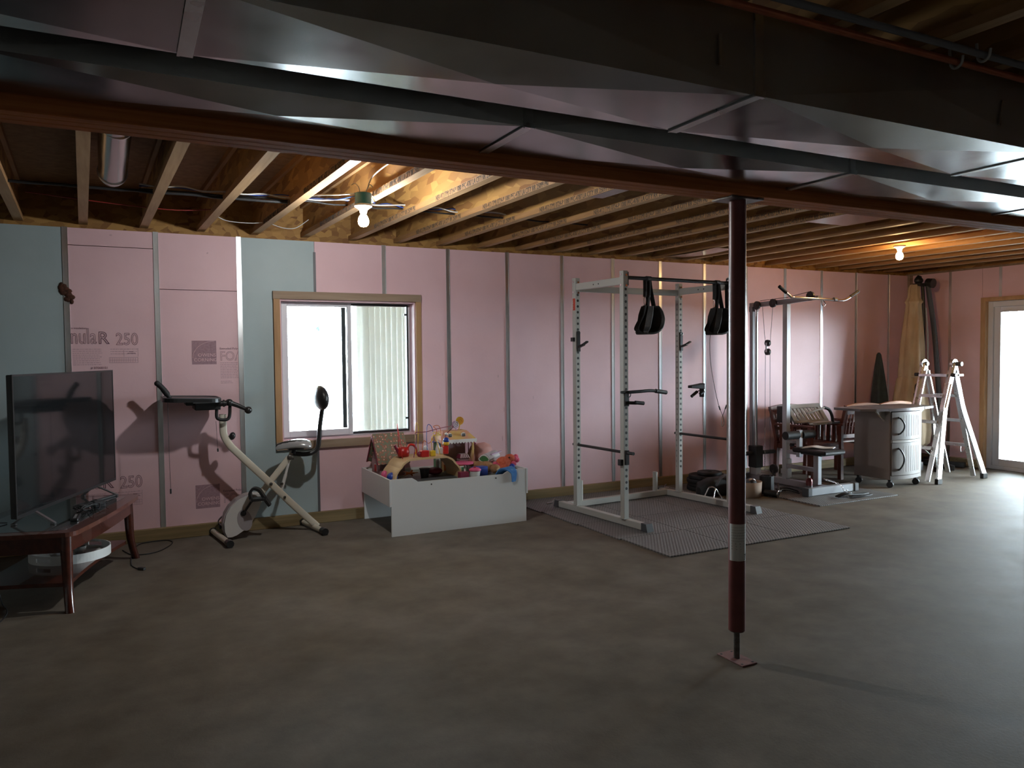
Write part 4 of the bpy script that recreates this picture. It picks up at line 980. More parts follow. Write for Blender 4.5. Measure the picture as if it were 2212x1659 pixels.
# things under the arch
def obj1(name, mb, m, lab, cat, o, bevel=0): return tag(build(mb, name, m, origin=o, bevel=bevel), lab, cat, 'toys in the white box')
o = (1.665,-0.53,TZ+0.006); obj1('toy_cup', MB().lathe([(0,0),(0.032,0),(0.042,0.15),(0.047,0.152),(0.047,0.165),(0.0,0.165)], o, 22), 'dark_grey', 'dark plastic cup with dark blue rim under the bentwood toy table', 'toy', o)
o = (1.55,-0.50,TZ+0.09)
m = MB().ell(o,(0.045,0.02,0.022),12)
for k in range(5):
    t = 2*PI*k/5; m.tube([o,(o[0]+0.07*math.cos(t),o[1]+0.01,o[2]+0.06*math.sin(t))],[0.014,0.005],6)
fg = toy('toy_figure', 'small orange and white toy figure under the left of the bentwood table', 'toy', (1.55,-0.50,TZ+0.006)); build(m, 'figure_body', 'toy_orange', fg)
build(MB().tube([(1.55,-0.50,TZ+0.08),(1.50,-0.52,TZ+0.04),(1.44,-0.53,TZ+0.012)],0.007,8,sub=4), 'figure_tail', 'toy_white', fg)
o = (1.78,-0.46,TZ+0.006); fr2 = toy('toy_ball', 'maroon and pink toy ball under the right of the bentwood table', 'toy ball', o); build(MB().ell((1.78,-0.46,TZ+0.006+0.075),0.07,18), 'ball_body', 'toy_maroon', fr2)
o = (1.352,-0.62,TZ); obj1('toy_ball', MB().ell((o[0],o[1],o[2]+0.088),(0.045,0.045,0.088),16), 'toy_blue', 'blue rounded toy standing left of the bentwood toy table', 'toy', o)
o = (1.325,-0.50,TZ); obj1('toy_blossom', MB().ell((o[0],o[1],o[2]+0.09),(0.03,0.03,0.09),14), 'toy_pink', 'small pink toy standing in front of the toy house', 'toy', o)
o = (1.375,-0.47,TZ); obj1('toy_blossom', MB().ell((o[0],o[1],o[2]+0.095),(0.024,0.024,0.095),14), 'toy_white', 'small white toy standing in front of the toy house', 'toy', o)
# candy shop stall
S = toy('toy_shop', 'open toy sweet shop with a pink and yellow roof topped by two lollipops', 'toy house', (2.055,-0.235,TZ), 0.0)
lb_(MB().box(-0.155,0.10,0,0.155,0.108,0.43), 'rear_wall', 'house_pink', S)
for x in (-0.150, 0.142): lb_(MB().box(x-0.006,-0.105,0,x+0.010,-0.085,0.405), 'corner_post', 'candy_yellow', S)
lb_(MB().box(-0.155,-0.10,0,-0.150,0.10,0.40), 'side_wall', 'toy_green', S)
m = MB().loft([[(-0.17,-0.125,0.40),(0.17,-0.125,0.40),(0.17,0.115,0.40),(-0.17,0.115,0.40)],[(-0.165,-0.12,0.425),(0.165,-0.12,0.425),(0.165,0.11,0.425),(-0.165,0.11,0.425)],[(-0.125,-0.05,0.495),(0.105,-0.05,0.495),(0.105,0.06,0.495),(-0.125,0.06,0.495)]])
lb_(m, 'shop_roof', 'candy_yellow', S)
sc_ = [(-0.17,0.40)]
for i in range(12):
    x = -0.17+0.34*i/12
    for k in range(1, 5): sc_.append((x+0.34/12*k/4, 0.402-0.014*math.sin(PI*k/4)))
sc_ += [(0.17,0.425),(-0.17,0.425)]
lb_(MB().prism(sc_, -0.129, -0.125, XZ(0)), 'scalloped_edge', 'toy_white', S)
for x, mt in ((-0.075,'toy_white'),(0.055,'toy_white')):
    q = lb_(MB().cyl((x,-0.097,0.458),(x,-0.085,0.462),0.021,n=18), 'round_window', mt, S)
    lb_(MB().box(x-0.013,-0.103,0.447,x-0.002,-0.096,0.457).box(x+0.002,-0.103,0.447,x+0.013,-0.096,0.457).box(x-0.013,-0.103,0.461,x-0.002,-0.094,0.471).box(x+0.002,-0.103,0.461,x+0.013,-0.094,0.471), 'window_pane', 'black_matte', S)
for x, z, r, m1, m2 in ((0.018,0.545,0.034,'toy_lilac','toy_white'),(0.062,0.578,0.037,'toy_yellow','toy_orange')):
    q = lb_(MB().cyl((x,-0.005,z),(x,0.005,z),r,n=24).cyl((x*0.5+0.02,0,0.49),(x,0,z-r*0.8),0.004), 'lollipop', m1, S)
    pts = [(x+r*0.9*(i/26)*math.cos(i*0.55),-0.006,z+r*0.9*(i/26)*math.sin(i*0.55)) for i in range(3,27)]
    lb_(MB().tube(pts,0.0028,5), 'lollipop_swirl', m2, S)
lb_(MB().box(-0.125,-0.03,0,-0.04,0.05,0.22), 'shelf_unit', 'toy_orange', S); lb_(MB().box(-0.115,-0.034,0.12,-0.05,-0.03,0.20), 'shelf_picture', 'toy_white', S)
for i, x in enumerate((-0.105,-0.085,-0.065)): lb_(MB().box(x,-0.037,0.13,x+0.008,-0.034,0.19), 'candy_stick', ('toy_maroon','black_matte','toy_yellow')[i], S)
pc = toy('popcorn_machine_toy', 'toy popcorn cart with a pink striped top, standing inside the toy shop', 'toy', (2.12,-0.285,TZ))
lb_(MB().box(-0.045,-0.035,0,0.045,0.035,0.08), 'cart_base', 'toy_white', pc, 0.004); lb_(MB().box(-0.043,-0.033,0.08,0.043,0.033,0.17), 'popcorn_case', 'toy_orange', pc, 0.004); lb_(MB().box(-0.03,-0.038,0.01,0.03,-0.035,0.06), 'cart_picture', 'toy_green', pc)
lb_(MB().box(-0.045,-0.035,0.17,0.045,0.035,0.235), 'clear_case', 'house_pink', pc, 0.004)
m = MB()
for i in range(10): m.loft([[(-0.05+0.01*i,-0.042,0.235),(-0.04+0.01*i,-0.042,0.235),(-0.04+0.01*i,0.04,0.235),(-0.05+0.01*i,0.04,0.235)],[(-0.036+0.0072*i,-0.028,0.285),(-0.0288+0.0072*i,-0.028,0.285),(-0.0288+0.0072*i,0.028,0.285),(-0.036+0.0072*i,0.028,0.285)]], i % 2)
lb_(m, 'striped_top', ['toy_maroon','toy_white'], pc)
# bottle standing left of the shop roof
o = (1.865,-0.33,TZ); obj1('toy_bottle', MB().lathe([(0,0),(0.02,0),(0.022,0.35),(0.010,0.39),(0.010,0.42),(0,0.42)], o, 16), 'toy_white', 'tall pale toy bottle standing left of the toy shop', 'toy', o)
# maroon cloth scrap behind the shop
m = MB(); ribbon(m, [(2.215,-0.18,0.655),(2.245,-0.17,0.66),(2.265,-0.165,0.64),(2.285,-0.16,0.615),(2.315,-0.16,0.595)], [0.06,0.07,0.05,0.03,0.01], 0.004, (0.3,0.1,1)); bf = obj1('toy_flag', m.cyl((2.225,-0.175,TZ),(2.225,-0.175,0.66),0.004), 'toy_maroon', 'dark red cloth flag sticking out beside the toy shop', 'toy', (2.225,-0.175,TZ))
# rose bag
bg_ = toy('rose_bag', 'dull pink bag lying at the back right of the box', 'bag', (2.33,-0.19,TZ))
m = MB(); secs = []
for i, (x, hy, z0_, z1_) in enumerate([(2.215,0.03,0.37,0.54),(2.25,0.06,0.33,0.60),(2.32,0.08,0.30,0.615),(2.38,0.08,0.30,0.62),(2.43,0.06,0.31,0.60),(2.46,0.03,0.32,0.54)]):
    cz_ = (z0_+z1_)/2; hz = (z1_-z0_)/2
    secs.append([(x, -0.19+hy*math.cos(a), TZ+0.001+max(0, cz_-TZ+hz*math.sin(a))*1.0 if i else cz_+hz*math.sin(a)) for a in [2*PI*k/16 for k in range(16)]])
m.loft(secs, 0, True); build(m, 'bag_body', 'bag_rose', bg_)
build(MB().tube([(2.225,-0.235,0.43),(2.218,-0.24,0.54),(2.235,-0.24,0.575),(2.255,-0.24,0.57)],0.006,6,sub=4), 'bag_trim', 'plush_brown', bg_)
# toy drum lying on its side
dr = toy('toy_tube', 'clear round toy drum with silver bits lying on top of the toys', 'toy', (2.31,-0.44,0.50))
d0, d1_ = Vector((2.235,-0.50,0.495)), Vector((2.40,-0.37,0.515))
build(MB().tube([d0, d1_],[0.058,0.050],24), 'drum_body', 'silver_plastic', dr); dd = (d0-d1_).normalized()
build(MB().cyl(d0+dd*0.006, d0+dd*0.001, 0.047, n=24), 'drum_window', 'toy_green', dr); build(MB().tube([d0+dd*0.008+Vector((0,0,0))+ (Vector((0.6,-0.75,0)).normalized()*0.05*math.cos(2*PI*k/24)+Vector((0,0,1))*0.05*math.sin(2*PI*k/24)) for k in range(24)],0.006,6,closed=True), 'drum_ring', 'toy_white', dr)
build(MB().bar((2.30,-0.50,0.545),(2.42,-0.46,0.565),0.012,0.008), 'drum_stick', 'toy_lilac', dr)
zkeep = ZM[0]; ZM[0] = None
# plush pony
py = toy('plush_animal', 'orange plush animal with hot pink fur tufts at the right end of the box', 'plush toy', (2.40,-0.55,0.40))
m = MB().ell((2.39,-0.56,0.465),(0.075,0.065,0.064),20).ell((2.455,-0.555,0.505),(0.05,0.045,0.042),18).ell((2.375,-0.60,0.435),(0.055,0.05,0.035),16)
build(m, 'plush_body', 'plush_coral', py)
m = MB()
for (x,y,z,r_) in ((2.32,-0.58,0.445,0.034),(2.305,-0.57,0.465,0.028),(2.335,-0.58,0.420,0.03),(2.50,-0.56,0.505,0.030),(2.525,-0.555,0.49,0.026),(2.515,-0.56,0.520,0.022),(2.47,-0.60,0.462,0.026)): m.ell((x,y,z),r_,12)
build(m, 'plush_mane', 'plush_pink', py); build(MB().ell((2.430,-0.596,0.522),(0.009,0.006,0.007),10), 'plush_eye', 'black_plastic', py)
# brown plush
bp2 = toy('plush_bear', 'brown plush toy lying between the blue box and the plush pony', 'plush toy', (2.24,-0.58,0.3985))
build(MB().ell((2.22,-0.56,0.450),(0.075,0.07,0.050),18).ell((2.16,-0.52,0.47),(0.075,0.05,0.03),16), 'bear_body', 'plush_brown', bp2); build(MB().ell((2.275,-0.635,0.440),(0.045,0.045,0.038),16), 'bear_head', 'plush_brown', bp2); build(MB().ell((2.285,-0.672,0.435),(0.022,0.014,0.016),12), 'bear_snout', 'toy_wood', bp2)
# blue cloth hanging over the front edge
m = MB(); ribbon(m, [(2.30,-0.70,0.40),(2.31,-0.76,0.462),(2.335,-0.815,0.452),(2.350,-0.838,0.425),(2.352,-0.8385,0.385),(2.350,-0.8375,0.350)], [0.13,0.11,0.08,0.055,0.045,0.035], 0.008, (1,0.05,0.12)); obj1('blue_cloth', m, 'cloth_blue', 'bright blue cloth hanging over the front edge of the white box', 'cloth', (2.33,-0.80,0.45))
ZM[0] = zkeep
# hot pink lid, blue box, cupcake
pk = toy('toy_stool', 'hot pink round toy table right of the bentwood toy table', 'toy', (2.03,-0.50,TZ))
build(MB().lathe([(0,0.475),(0.085,0.475),(0.092,0.465),(0.092,0.445),(0.085,0.438),(0,0.438)],(2.03,-0.50,0),28), 'stool_top', 'toy_pink', pk)
for k in range(3):
    t = 2*PI*k/3+0.4; build(MB().cyl((2.03+0.06*math.cos(t),-0.50+0.06*math.sin(t),TZ),(2.03+0.05*math.cos(t),-0.50+0.05*math.sin(t),0.44),0.009), 'leg', 'toy_white', pk)
R_ = Matrix.Translation((2.115,-0.66,TZ)) @ Matrix.Rotation(0.25,4,'Z')
obj1('blue_box', MB().box(-0.06,-0.04,0,0.06,0.04,0.165,0,R_), 'toy_blue', 'dark blue toy box standing right of the pink round toy', 'toy', (2.115,-0.66,TZ), 0.004)
cc = toy('toy_cupcake', 'pale pink toy cupcake with a red cherry, against the front panel', 'toy', (2.035,-0.74,TZ))
build(MB().cyl((2.035,-0.74,TZ),(2.035,-0.74,0.38),0.038,0.046,24), 'cupcake_case', 'toy_white', cc); build(MB().ell((2.035,-0.74,0.395),(0.052,0.052,0.045),20), 'cupcake_icing', 'toy_pink', cc); build(MB().ell((2.03,-0.745,0.443),0.012,12), 'cherry', 'toy_red', cc)
o = (1.93,-0.74,TZ); obj1('toy_block', MB().box(o[0]-0.04,o[1]-0.03,TZ,o[0]+0.04,o[1]+0.03,TZ+0.12), 'toy_maroon', 'dark red toy block against the front panel left of the cupcake', 'toy', o, 0.003)
o = (2.435,-0.66,TZ); obj1('toy_ball', MB().ell((o[0]-0.01,o[1],TZ+0.085),(0.03,0.03,0.085),16), 'toy_blue', 'dark blue toy wedged in the right front corner of the box', 'toy', o)
o = (2.44,-0.30,0.0)
ZM[0] = None

# ================================================================== rubber floor tiles
def mat_tile(x0, x1, y0, y1, lab, grp):
    T_ = 0.011; mb = MB(); pts = []
    # outline with small interlocking tabs on the -x and -y sides kept straight at the outside edge
    mb.box(x0+0.001, y0+0.001, 0.0, x1-0.001, y1-0.001, T_)
    o = build(mb, 'floor_mat_tile', 'mat_rubber', origin=(x0,y0,0), bevel=0.002); return tag(o, lab, 'floor mat', grp)
cols = [2.79, 3.397, 4.004, 4.611]; rows = [-2.36, -1.776, -1.192, -0.608, -0.045]
RN = ['front row', 'second row from the front', 'third row from the front', 'row against the wall']; CN = ['left', 'middle', 'right']
for j in range(4):
    for i in range(3):
        xo = -0.02*j
        mat_tile(cols[i]+xo, cols[i+1]+xo, rows[j], rows[j+1], f'grey studded rubber tile under the power rack, {CN[i]} one of the {RN[j]}', 'rubber tiles under the power rack')
c2 = [5.10, 5.645, 6.19]; r2_ = [-1.640, -1.095, -0.55]
for j in range(2):
    for i in range(2):
        mat_tile(c2[i]-0.05*j, c2[i+1]-0.05*j, r2_[j], r2_[j+1], f'grey studded rubber tile under the pulley machine, {["front","rear"][j]} {["left","right"][i]}', 'rubber tiles under the pulley machine')
MT = 0.011
# ================================================================== power rack
RA = math.radians(4.0)
K = thing('power_rack', 'pale grey steel power rack with four punched uprights on the rubber tiles', 'power rack', (3.655,-1.058,MT), RA)
def rb(mb, name, m, bevel=0, label=None, parent=None): return build(mb, name, m, parent or K, local=True, bevel=bevel, label=label)
HX, HYv = 0.612, 0.33
HT = 2.085
rk = 0.025
for sx in (-1, 1):
    for sy in (-1, 1):
        x, y = sx*HX, sy*HYv
        u = rb(MB().box(x-rk,y-rk,0.062,x+rk,y+rk,HT), 'upright', 'rack_grey', 0.003)
        mb = MB(); z = 0.31
        while z < 1.95:
            mb.cyl((x,y-rk-0.0008,z),(x,y-rk+0.001,z),0.0115,n=14); z += 0.0508
        h = rb(mb, 'peg_holes', 'black_matte', parent=u); h['kind'] = 'stuff'
        mb = MB().box(x-0.03,y-0.03,0.060,x+0.03,y+0.03,0.066); rb(mb, 'foot_flange', 'rack_grey', parent=u)
        for z in ((2.05,1.965) if sy < 0 else (2.045,1.955)):
            rb(MB().cyl((x+0.002,y-rk-0.008,z),(x+0.002,y-rk,z),0.010,n=10), 'bolt', 'chrome', parent=u); rb(MB().cyl((x-rk-0.006,y,z+0.005),(x-rk,y,z+0.005),0.009,n=10), 'bolt', 'chrome', parent=u)
        if sx == 1 and sy == 1:
            mb = MB(); z = 0.31; i = 1
            while z < 1.95:
                t_ = text_mb(str(i), 0.026, frame_m((x-rk-0.0006,y+0.012,z-0.009),(0,-1,0),(0,0,1)), depth=0.0003); mb.add(t_.v, t_.f)
                z += 0.0508; i += 1
            rb(mb, 'hole_numbers', 'black_matte', parent=u)
        if sx == -1 and sy == 1:
            rb(MB().box(x-rk-0.0008,y-0.022,1.80,x-rk,y+0.014,1.905), 'red_label', 'red_label', parent=u, label='small red label')
            t_ = text_mb('IMPEX', 0.03, frame_m((x-rk-0.0012,y+0.008,1.81),(0,0,1),(0,1,0)), depth=0.0003, sx=0.95); rb(t_, 'printed_lettering', 'paper', parent=u)
for sx in (-1, 1):
    x = sx*(HX+0.0); fx = x+ (0.045 if sx > 0 else 0.02)
    mb = MB().bar((x,0.60,0.031),(fx,-0.56,0.031),0.055,0.055,(0,0,1)); rb(mb, 'base_tube', 'rack_grey', 0.004)
    for yy, xx, sg in ((-0.56, fx, -1), (0.60, x, 1)):
        m = MB().loft([[(xx-0.033,yy-sg*0.012,0),(xx+0.033,yy-sg*0.012,0),(xx+0.033,yy-sg*0.012,0.064),(xx-0.033,yy-sg*0.012,0.064)],[(xx-0.034,yy+sg*0.065,0),(xx+0.034,yy+sg*0.065,0),(xx+0.032,yy+sg*0.045,0.062),(xx-0.032,yy+sg*0.045,0.062)]])
        rb(m, 'end_cap', 'dark_grey', 0.003)
rb(MB().box(-HX,0.475,0.006,HX,0.525,0.060), 'rear_base_tube', 'rack_grey', 0.003)
for x in (0.455, -0.455):
    rb(MB().cyl((x,0.50,0.06),(x,0.50,0.245),0.024,n=24), 'plate_post', 'rack_grey')
for x in (-0.72, 0.64):
    m = MB().cyl((x,0.57,0.055),(x+0.10*math.copysign(1,x)*0.6,0.575,0.05),0.009).tube([(x,0.57,0.055),(x+0.01,0.57,0.085),(x+0.03,0.57,0.09)],0.004,6); rb(m, 'lock_pin', 'chrome')
for sx in (-1, 1):
    rb(MB().box(sx*HX-0.020,-HYv+rk,1.975,sx*HX+0.020,HYv-rk,2.035), 'top_side_tube', 'rack_grey', 0.003)
    m = MB()
    for yy in (-0.02, 0.05): m.cyl((sx*HX-0.0215,yy,2.005),(sx*HX-0.019,yy,2.005),0.006,n=10)
    rb(m, 'side_holes', 'black_matte')
rb(MB().box(-HX+rk,HYv-0.020,1.965,HX-rk,HYv+0.018,2.020), 'top_rear_tube', 'rack_grey', 0.003)
bar_z = 2.032
rb(MB().cyl((-HX+rk,-HYv,bar_z),(HX-rk,-HYv,bar_z),0.0155,n=16).box(-HX+rk-0.001,-HYv-0.028,1.965,-HX+rk+0.004,-HYv+0.028,2.075).box(HX-rk-0.004,-HYv-0.028,1.965,HX-rk+0.001,-HYv+0.028,2.075), 'pull_up_bar', 'black_plastic')
for sx in (-1, 1):                                # bar hooks on the rear uprights
    x = sx*HX; y = HYv-rk
    m = MB().box(x-0.017,y-0.014,1.455,x+0.017,y-0.001,1.600).cyl((x,y-0.014,1.600),(x,y-0.001,1.600),0.017).box(x-0.014,y-0.020,1.435,x+0.014,y-0.001,1.475)
    m.bar((x,y-0.012,1.475),(x+0.012,y-0.075,1.498),0.026,0.020).bar((x+0.012,y-0.07,1.50),(x+0.018,y-0.115,1.522),0.028,0.014)
    rb(m, 'bar_hook', 'black_plastic', 0.002)
    if sx < 0: rb(MB().box(x-rk-0.02,y+0.01,1.525,x-rk-0.001,y+0.05,1.56), 'hook_tab', 'black_plastic')
    else: rb(MB().tube([(x+0.013*math.cos(t),y-0.018,1.60+0.015*math.sin(t)) for t in [2*PI*k/14 for k in range(14)]],0.003,6,closed=True), 'hook_ring', 'silver_plastic')
    zb = 0.605 if sx < 0 else 0.63                # spotter bar front to back
    e0, e1 = HYv+0.055, -HYv-0.115
    rb(MB().cyl((x+0.0,e0,zb),(x+0.0,HYv+rk,zb),0.012).cyl((x,HYv-rk,zb),(x,-HYv+rk,zb),0.0125).cyl((x,-HYv-rk,zb),(x,e1,zb),0.0135), 'spotter_bar', 'black_plastic')
    yf = -HYv-rk
    if sx < 0: rb(MB().box(x-0.017,yf-0.016,zb-0.10,x+0.019,yf-0.001,zb+0.02).box(x-rk-0.03,yf+0.006,zb-0.105,x-rk-0.001,yf+0.045,zb-0.055), 'bar_bracket', 'black_plastic', 0.002)
# dip handle with foam grip on the front left upright, and one on the right
m = MB().box(-HX-0.020,-HYv-rk-0.014,0.985,-HX+0.020,-HYv-rk-0.001,1.11); m.tube([(-HX+0.02,-HYv-rk-0.01,1.098),(-HX+0.13,-HYv-rk-0.02,1.102),(-HX+0.26,-HYv-rk-0.02,1.104),(-HX+0.40,-HYv-rk-0.01,1.085)],0.0135,12,sub=5)
m.cyl((-HX-0.055,-HYv-0.03,1.100),(-HX-0.02,-HYv-0.03,1.100),0.011).cyl((-HX+0.30,-HYv-rk-0.018,1.100),(-HX+0.425,-HYv-rk-0.008,1.083),0.0175)
m.tube([(-HX+0.02+0.018*math.cos(t),-HYv-rk-0.012,1.080+0.022*math.sin(t)) for t in [2*PI*k/12 for k in range(12)]],0.004,6,closed=True)
rb(m, 'dip_handle', 'black_matte')
m = MB().cyl((-HX+0.018,-HYv-rk-0.012,1.012),(-HX+0.09,-HYv-rk-0.02,1.008),0.0135).cyl((-HX+0.07,-HYv-rk-0.03,1.014),(-HX+0.155,-HYv-rk-0.035,1.004),0.0155); rb(m, 'grip_handle', 'black_matte')
m = MB().loft([[(HX-0.17,-0.02,1.088),(HX-0.17,0.03,1.088),(HX-0.17,0.03,1.112),(HX-0.17,-0.02,1.112)],[(HX-0.02,-0.035,1.075),(HX-0.02,0.035,1.075),(HX-0.02,0.035,1.128),(HX-0.02,-0.035,1.128)]]); m.box(HX-0.03,-0.03,1.00,HX-0.020,0.03,1.13)
rb(m, 'back_pad_bracket', 'black_matte', 0.006)
for (a, b) in (((HX-0.155,0.0,1.01),(HX-0.085,0.0,1.052)),((HX-0.075,-0.03,1.03),(HX-0.03,-0.03,1.055))): rb(MB().cyl(a,b,0.014), 'grip_handle', 'black_matte')
rb(MB().tube([(HX-0.085,0.0,1.052),(HX-0.05,0.0,1.065),(HX-0.035,0.0,1.10)],0.004,6), 'wire_hook', 'chrome')

def RW(x, y, z): return FR[K.name] @ Vector((x, y, z))
def sling(lx, lab, mirror=1):
    o = RW(lx,-HYv,bar_z); S_ = thing('ab_sling', lab, 'exercise strap', o, RA, 'black padded slings on the pull-up bar')
    W = Vector((0.62,-0.78,0))
    m = MB(); ribbon(m, [(-0.012,0.004,0.017),(-0.014,0.0,-0.10),(-0.016,0.0,-0.15)], 0.030, 0.004, W); build(m, 'hanging_strap', 'black_matte', S_, local=True)
    m = MB()
    ribbon(m, [(0.030,0.0,0.018),(0.022,0.0,-0.10),(0.010,0.0,-0.235)], 0.036, 0.004, W)
    ribbon(m, [(0.028,0.0,0.018),(0.048,0.0,-0.10),(0.082,0.0,-0.235)], 0.036, 0.004, W); build(m, 'hanging_strap', 'black_matte', S_, local=True)
    m = MB().tube([(0.018*math.cos(t),0,0.0185*math.sin(t)) for t in [2*PI*k/16 for k in range(16)]],0.003,4,closed=True)
    m.loft([[(0.0,0.0186*math.cos(t)*1.0,0.0186*math.sin(t)),(0.045,0.0186*math.cos(t),0.0186*math.sin(t)),(0.045,0.021*math.cos(t),0.021*math.sin(t)),(0.0,0.021*math.cos(t),0.021*math.sin(t))] for t in [2*PI*k/16 for k in range(17)]])
    build(m, 'bar_loop', 'black_matte', S_, local=True)
    cr_ = [(-0.016+0.011*math.cos(t),0.0,-0.185+0.036*math.sin(t)) for t in [2*PI*k/16 for k in range(16)]]
    build(MB().tube(cr_,0.0035,6,closed=True), 'snap_hook', 'chrome', S_, local=True)
    m = MB(); ribbon(m, [(-0.016,0,-0.222),(-0.040,0,-0.30),(-0.105,0,-0.405),(-0.085,0,-0.435),(-0.045,0,-0.452)], [0.03,0.034,0.04,0.045,0.06], 0.006, W); build(m, 'lower_strap', 'black_matte', S_, local=True)
    m = MB(); ribbon(m, [(0.012,0,-0.228),(-0.008,0,-0.30),(-0.03,0,-0.40),(-0.048,0,-0.452),(0.03,0,-0.448),(0.085,0,-0.405),(0.105,0,-0.335),(0.096,0,-0.27),(0.078,0,-0.225)], [0.10,0.12,0.115,0.10,0.13,0.15,0.15,0.13,0.09], 0.014, W); build(m, 'arm_pad', 'black_vinyl', S_, local=True)
sling(-0.372, 'black padded sling hanging on the pull-up bar, further left of the post')
sling(0.425, 'black padded sling hanging on the pull-up bar right beside the post')
o = RW(0.560,-HYv,bar_z); S_ = thing('hanging_strap', 'short black strap with a metal ring hanging beside the maroon post', 'strap', o, RA)
m = MB(); ribbon(m, [(0,0,0.017),(0.0,0,-0.15),(0.004,0,-0.225)], 0.03, 0.004, (1,-0.2,0)); build(m, 'strap_band', 'black_matte', S_, local=True)
build(MB().tube([(0.004+0.014*math.cos(t),0,-0.24+0.014*math.sin(t)) for t in [2*PI*k/16 for k in range(16)]],0.0035,6,closed=True), 'metal_ring', 'chrome', S_, local=True)
build(MB().ell((0.014,0,-0.30),(0.032,0.03,0.048),14), 'strap_pad', 'black_vinyl', S_, local=True)
# steel cable hanging from the second sling with a loop
o = RW(0.40,-0.30,1.60); cb = thing('steel_cable', 'thin steel cable hanging in a V with a wire loop, left of the post', 'cable', o, RA)
pL = [(0,0,0),(-0.015,0.0,-0.10),(0.0,0.0,-0.30),(0.06,0.0,-0.55),(0.105,0.0,-0.68)]
build(MB().tube(pL,0.0028,6,sub=6).tube([(0.105,0,-0.68),(0.125,0,-0.715),(0.145,0,-0.755)],0.0022,5), 'cable_run', 'steel_dark', cb, local=True)
build(MB().tube([(0.23,0,-0.60),(0.185,0,-0.68),(0.145,0,-0.755)],0.0028,6), 'cable_run', 'steel_dark', cb, local=True)
build(MB().cyl((0.098,0,-0.665),(0.115,0,-0.70),0.006).cyl((0.195,0,-0.66),(0.177,0,-0.695),0.006), 'crimp_sleeve', 'dark_grey', cb, local=True)
build(MB().tube([(0.145,0,-0.752),(0.132,0,-0.79),(0.130,0,-0.83),(0.145,0,-0.85),(0.160,0,-0.83),(0.158,0,-0.79)],0.0035,6,closed=True,sub=3), 'wire_loop', 'chrome', cb, local=True)
build(MB().cyl((0,0,0),(0,0,0.02),0.004), 'cable_end', 'dark_grey', cb, local=True)

# ================================================================== gym clutter between the rack and the pulley machine
def solo(name, mb, m, lab, cat, o, grp=None, bevel=0): return tag(build(mb, name, m, origin=o, bevel=bevel), lab, cat, grp)
def plate(c, r, h, lab, tilt=None, hole=0.026):
    P_ = thing('weight_plate', lab, 'weight plate', c, 0, 'black weight plates left of the post')
    M_ = tilt or Matrix()
    build(MB().lathe([(hole,0),(r,0),(r+0.002,h*0.2),(r+0.002,h*0.8),(r,h),(r-0.02,h),(r-0.025,h*0.85),(hole+0.03,h*0.8),(hole+0.025,h),(hole,h),(hole,0)], (0,0,0), 40, 0, M_), 'plate_body', 'black_matte', P_, local=True)
z = 0.001
for i, (r, h, dx) in enumerate(((0.205,0.038,0),(0.205,0.038,0.012),(0.20,0.038,-0.008),(0.195,0.034,0.01),(0.125,0.030,0.035))):
    plate((4.83+dx,-0.42,z), r, h, f'black round weight plate in the stack left of the post, {["bottom","second from the bottom","middle","second from the top","small top"][i]} one'); z += h+0.001
bx = thing('black_bag', 'bulky black gym bag lying against the weight plates, left of the post', 'bag', (4.70,-0.74,0), 0.0)
m = MB(); secs = []
for x, hy, h in ((-0.26,0.03,0.10),(-0.23,0.075,0.15),(-0.1,0.085,0.185),(0.08,0.085,0.19),(0.20,0.075,0.16),(0.235,0.03,0.10)):
    secs.append([(x, hy*math.copysign(abs(math.cos(a))**0.6,math.cos(a)), h/2+h/2*math.copysign(abs(math.sin(a))**0.6,math.sin(a))) for a in [2*PI*k/18 for k in range(18)]])
m.loft(secs, 0, True); build(m, 'bag_body', 'black_matte', bx, local=True)
ribm = MB(); ribbon(ribm, [(-0.12,-0.095,0.12),(-0.05,-0.10,0.205),(0.05,-0.09,0.205),(0.12,-0.095,0.12)], 0.03, 0.005, (0,1,0.4)); build(ribm, 'bag_handle', 'dark_grey', bx, local=True)
vh = thing('triangle_bar', 'chrome V-shaped double handle leaning against the black bag, left of the post', 'cable handle', (4.475,-0.86,0))
m = MB().tube([(4.410,-0.850,0.012),(4.455,-0.865,0.105),(4.475,-0.870,0.118),(4.500,-0.880,0.118),(4.525,-0.890,0.100)],0.007,8,sub=4).tube([(4.450,-0.940,0.012),(4.485,-0.915,0.065),(4.525,-0.890,0.100),(4.550,-0.900,0.06),(4.580,-0.920,0.012)],0.007,8,sub=4)
build(m, 'handle_frame', 'chrome', vh)
for c in ((4.410,-0.850,0.012),(4.450,-0.940,0.012),(4.580,-0.920,0.012)): build(MB().ell(c,(0.014,0.014,0.0115),12), 'handle_end', 'chrome', vh)
bk = thing('round_bin', 'tan round cardboard tub holding metal pieces, right behind the maroon post', 'tub', (4.915,-0.93,0))
build(MB().lathe([(0,0.0),(0.118,0.0),(0.126,0.150),(0.121,0.150),(0.113,0.004),(0,0.004)], (4.915,-0.93,0), 36), 'tub_wall', 'cardboard', bk)
q = thing('metal_weight', 'dull metal ball-shaped weight with a chrome collar inside the tan tub', 'weight', (4.94,-0.93,0.005)); build(MB().ell((4.94,-0.93,0.105),(0.065,0.07,0.072),18).cyl((4.94,-0.93,0.005),(4.94,-0.93,0.04),0.05), 'weight_body', 'dark_grey', q)
build(MB().tube([(4.87,-0.98,0.170),(4.90,-0.985,0.178),(4.93,-0.98,0.172)],0.009,8).ell((4.935,-0.98,0.165),0.012,10), 'collar', 'chrome', q)
ro = thing('rolled_belt', 'thick black rolled weight belt standing right of the tan tub', 'weight belt', (5.135,-0.94,0))
m = MB(); pts = []
for i in range(34):
    t = i*0.42; r = 0.022+0.0018*i; pts.append((5.135+r*math.cos(t),-0.94+r*math.sin(t),0.095))
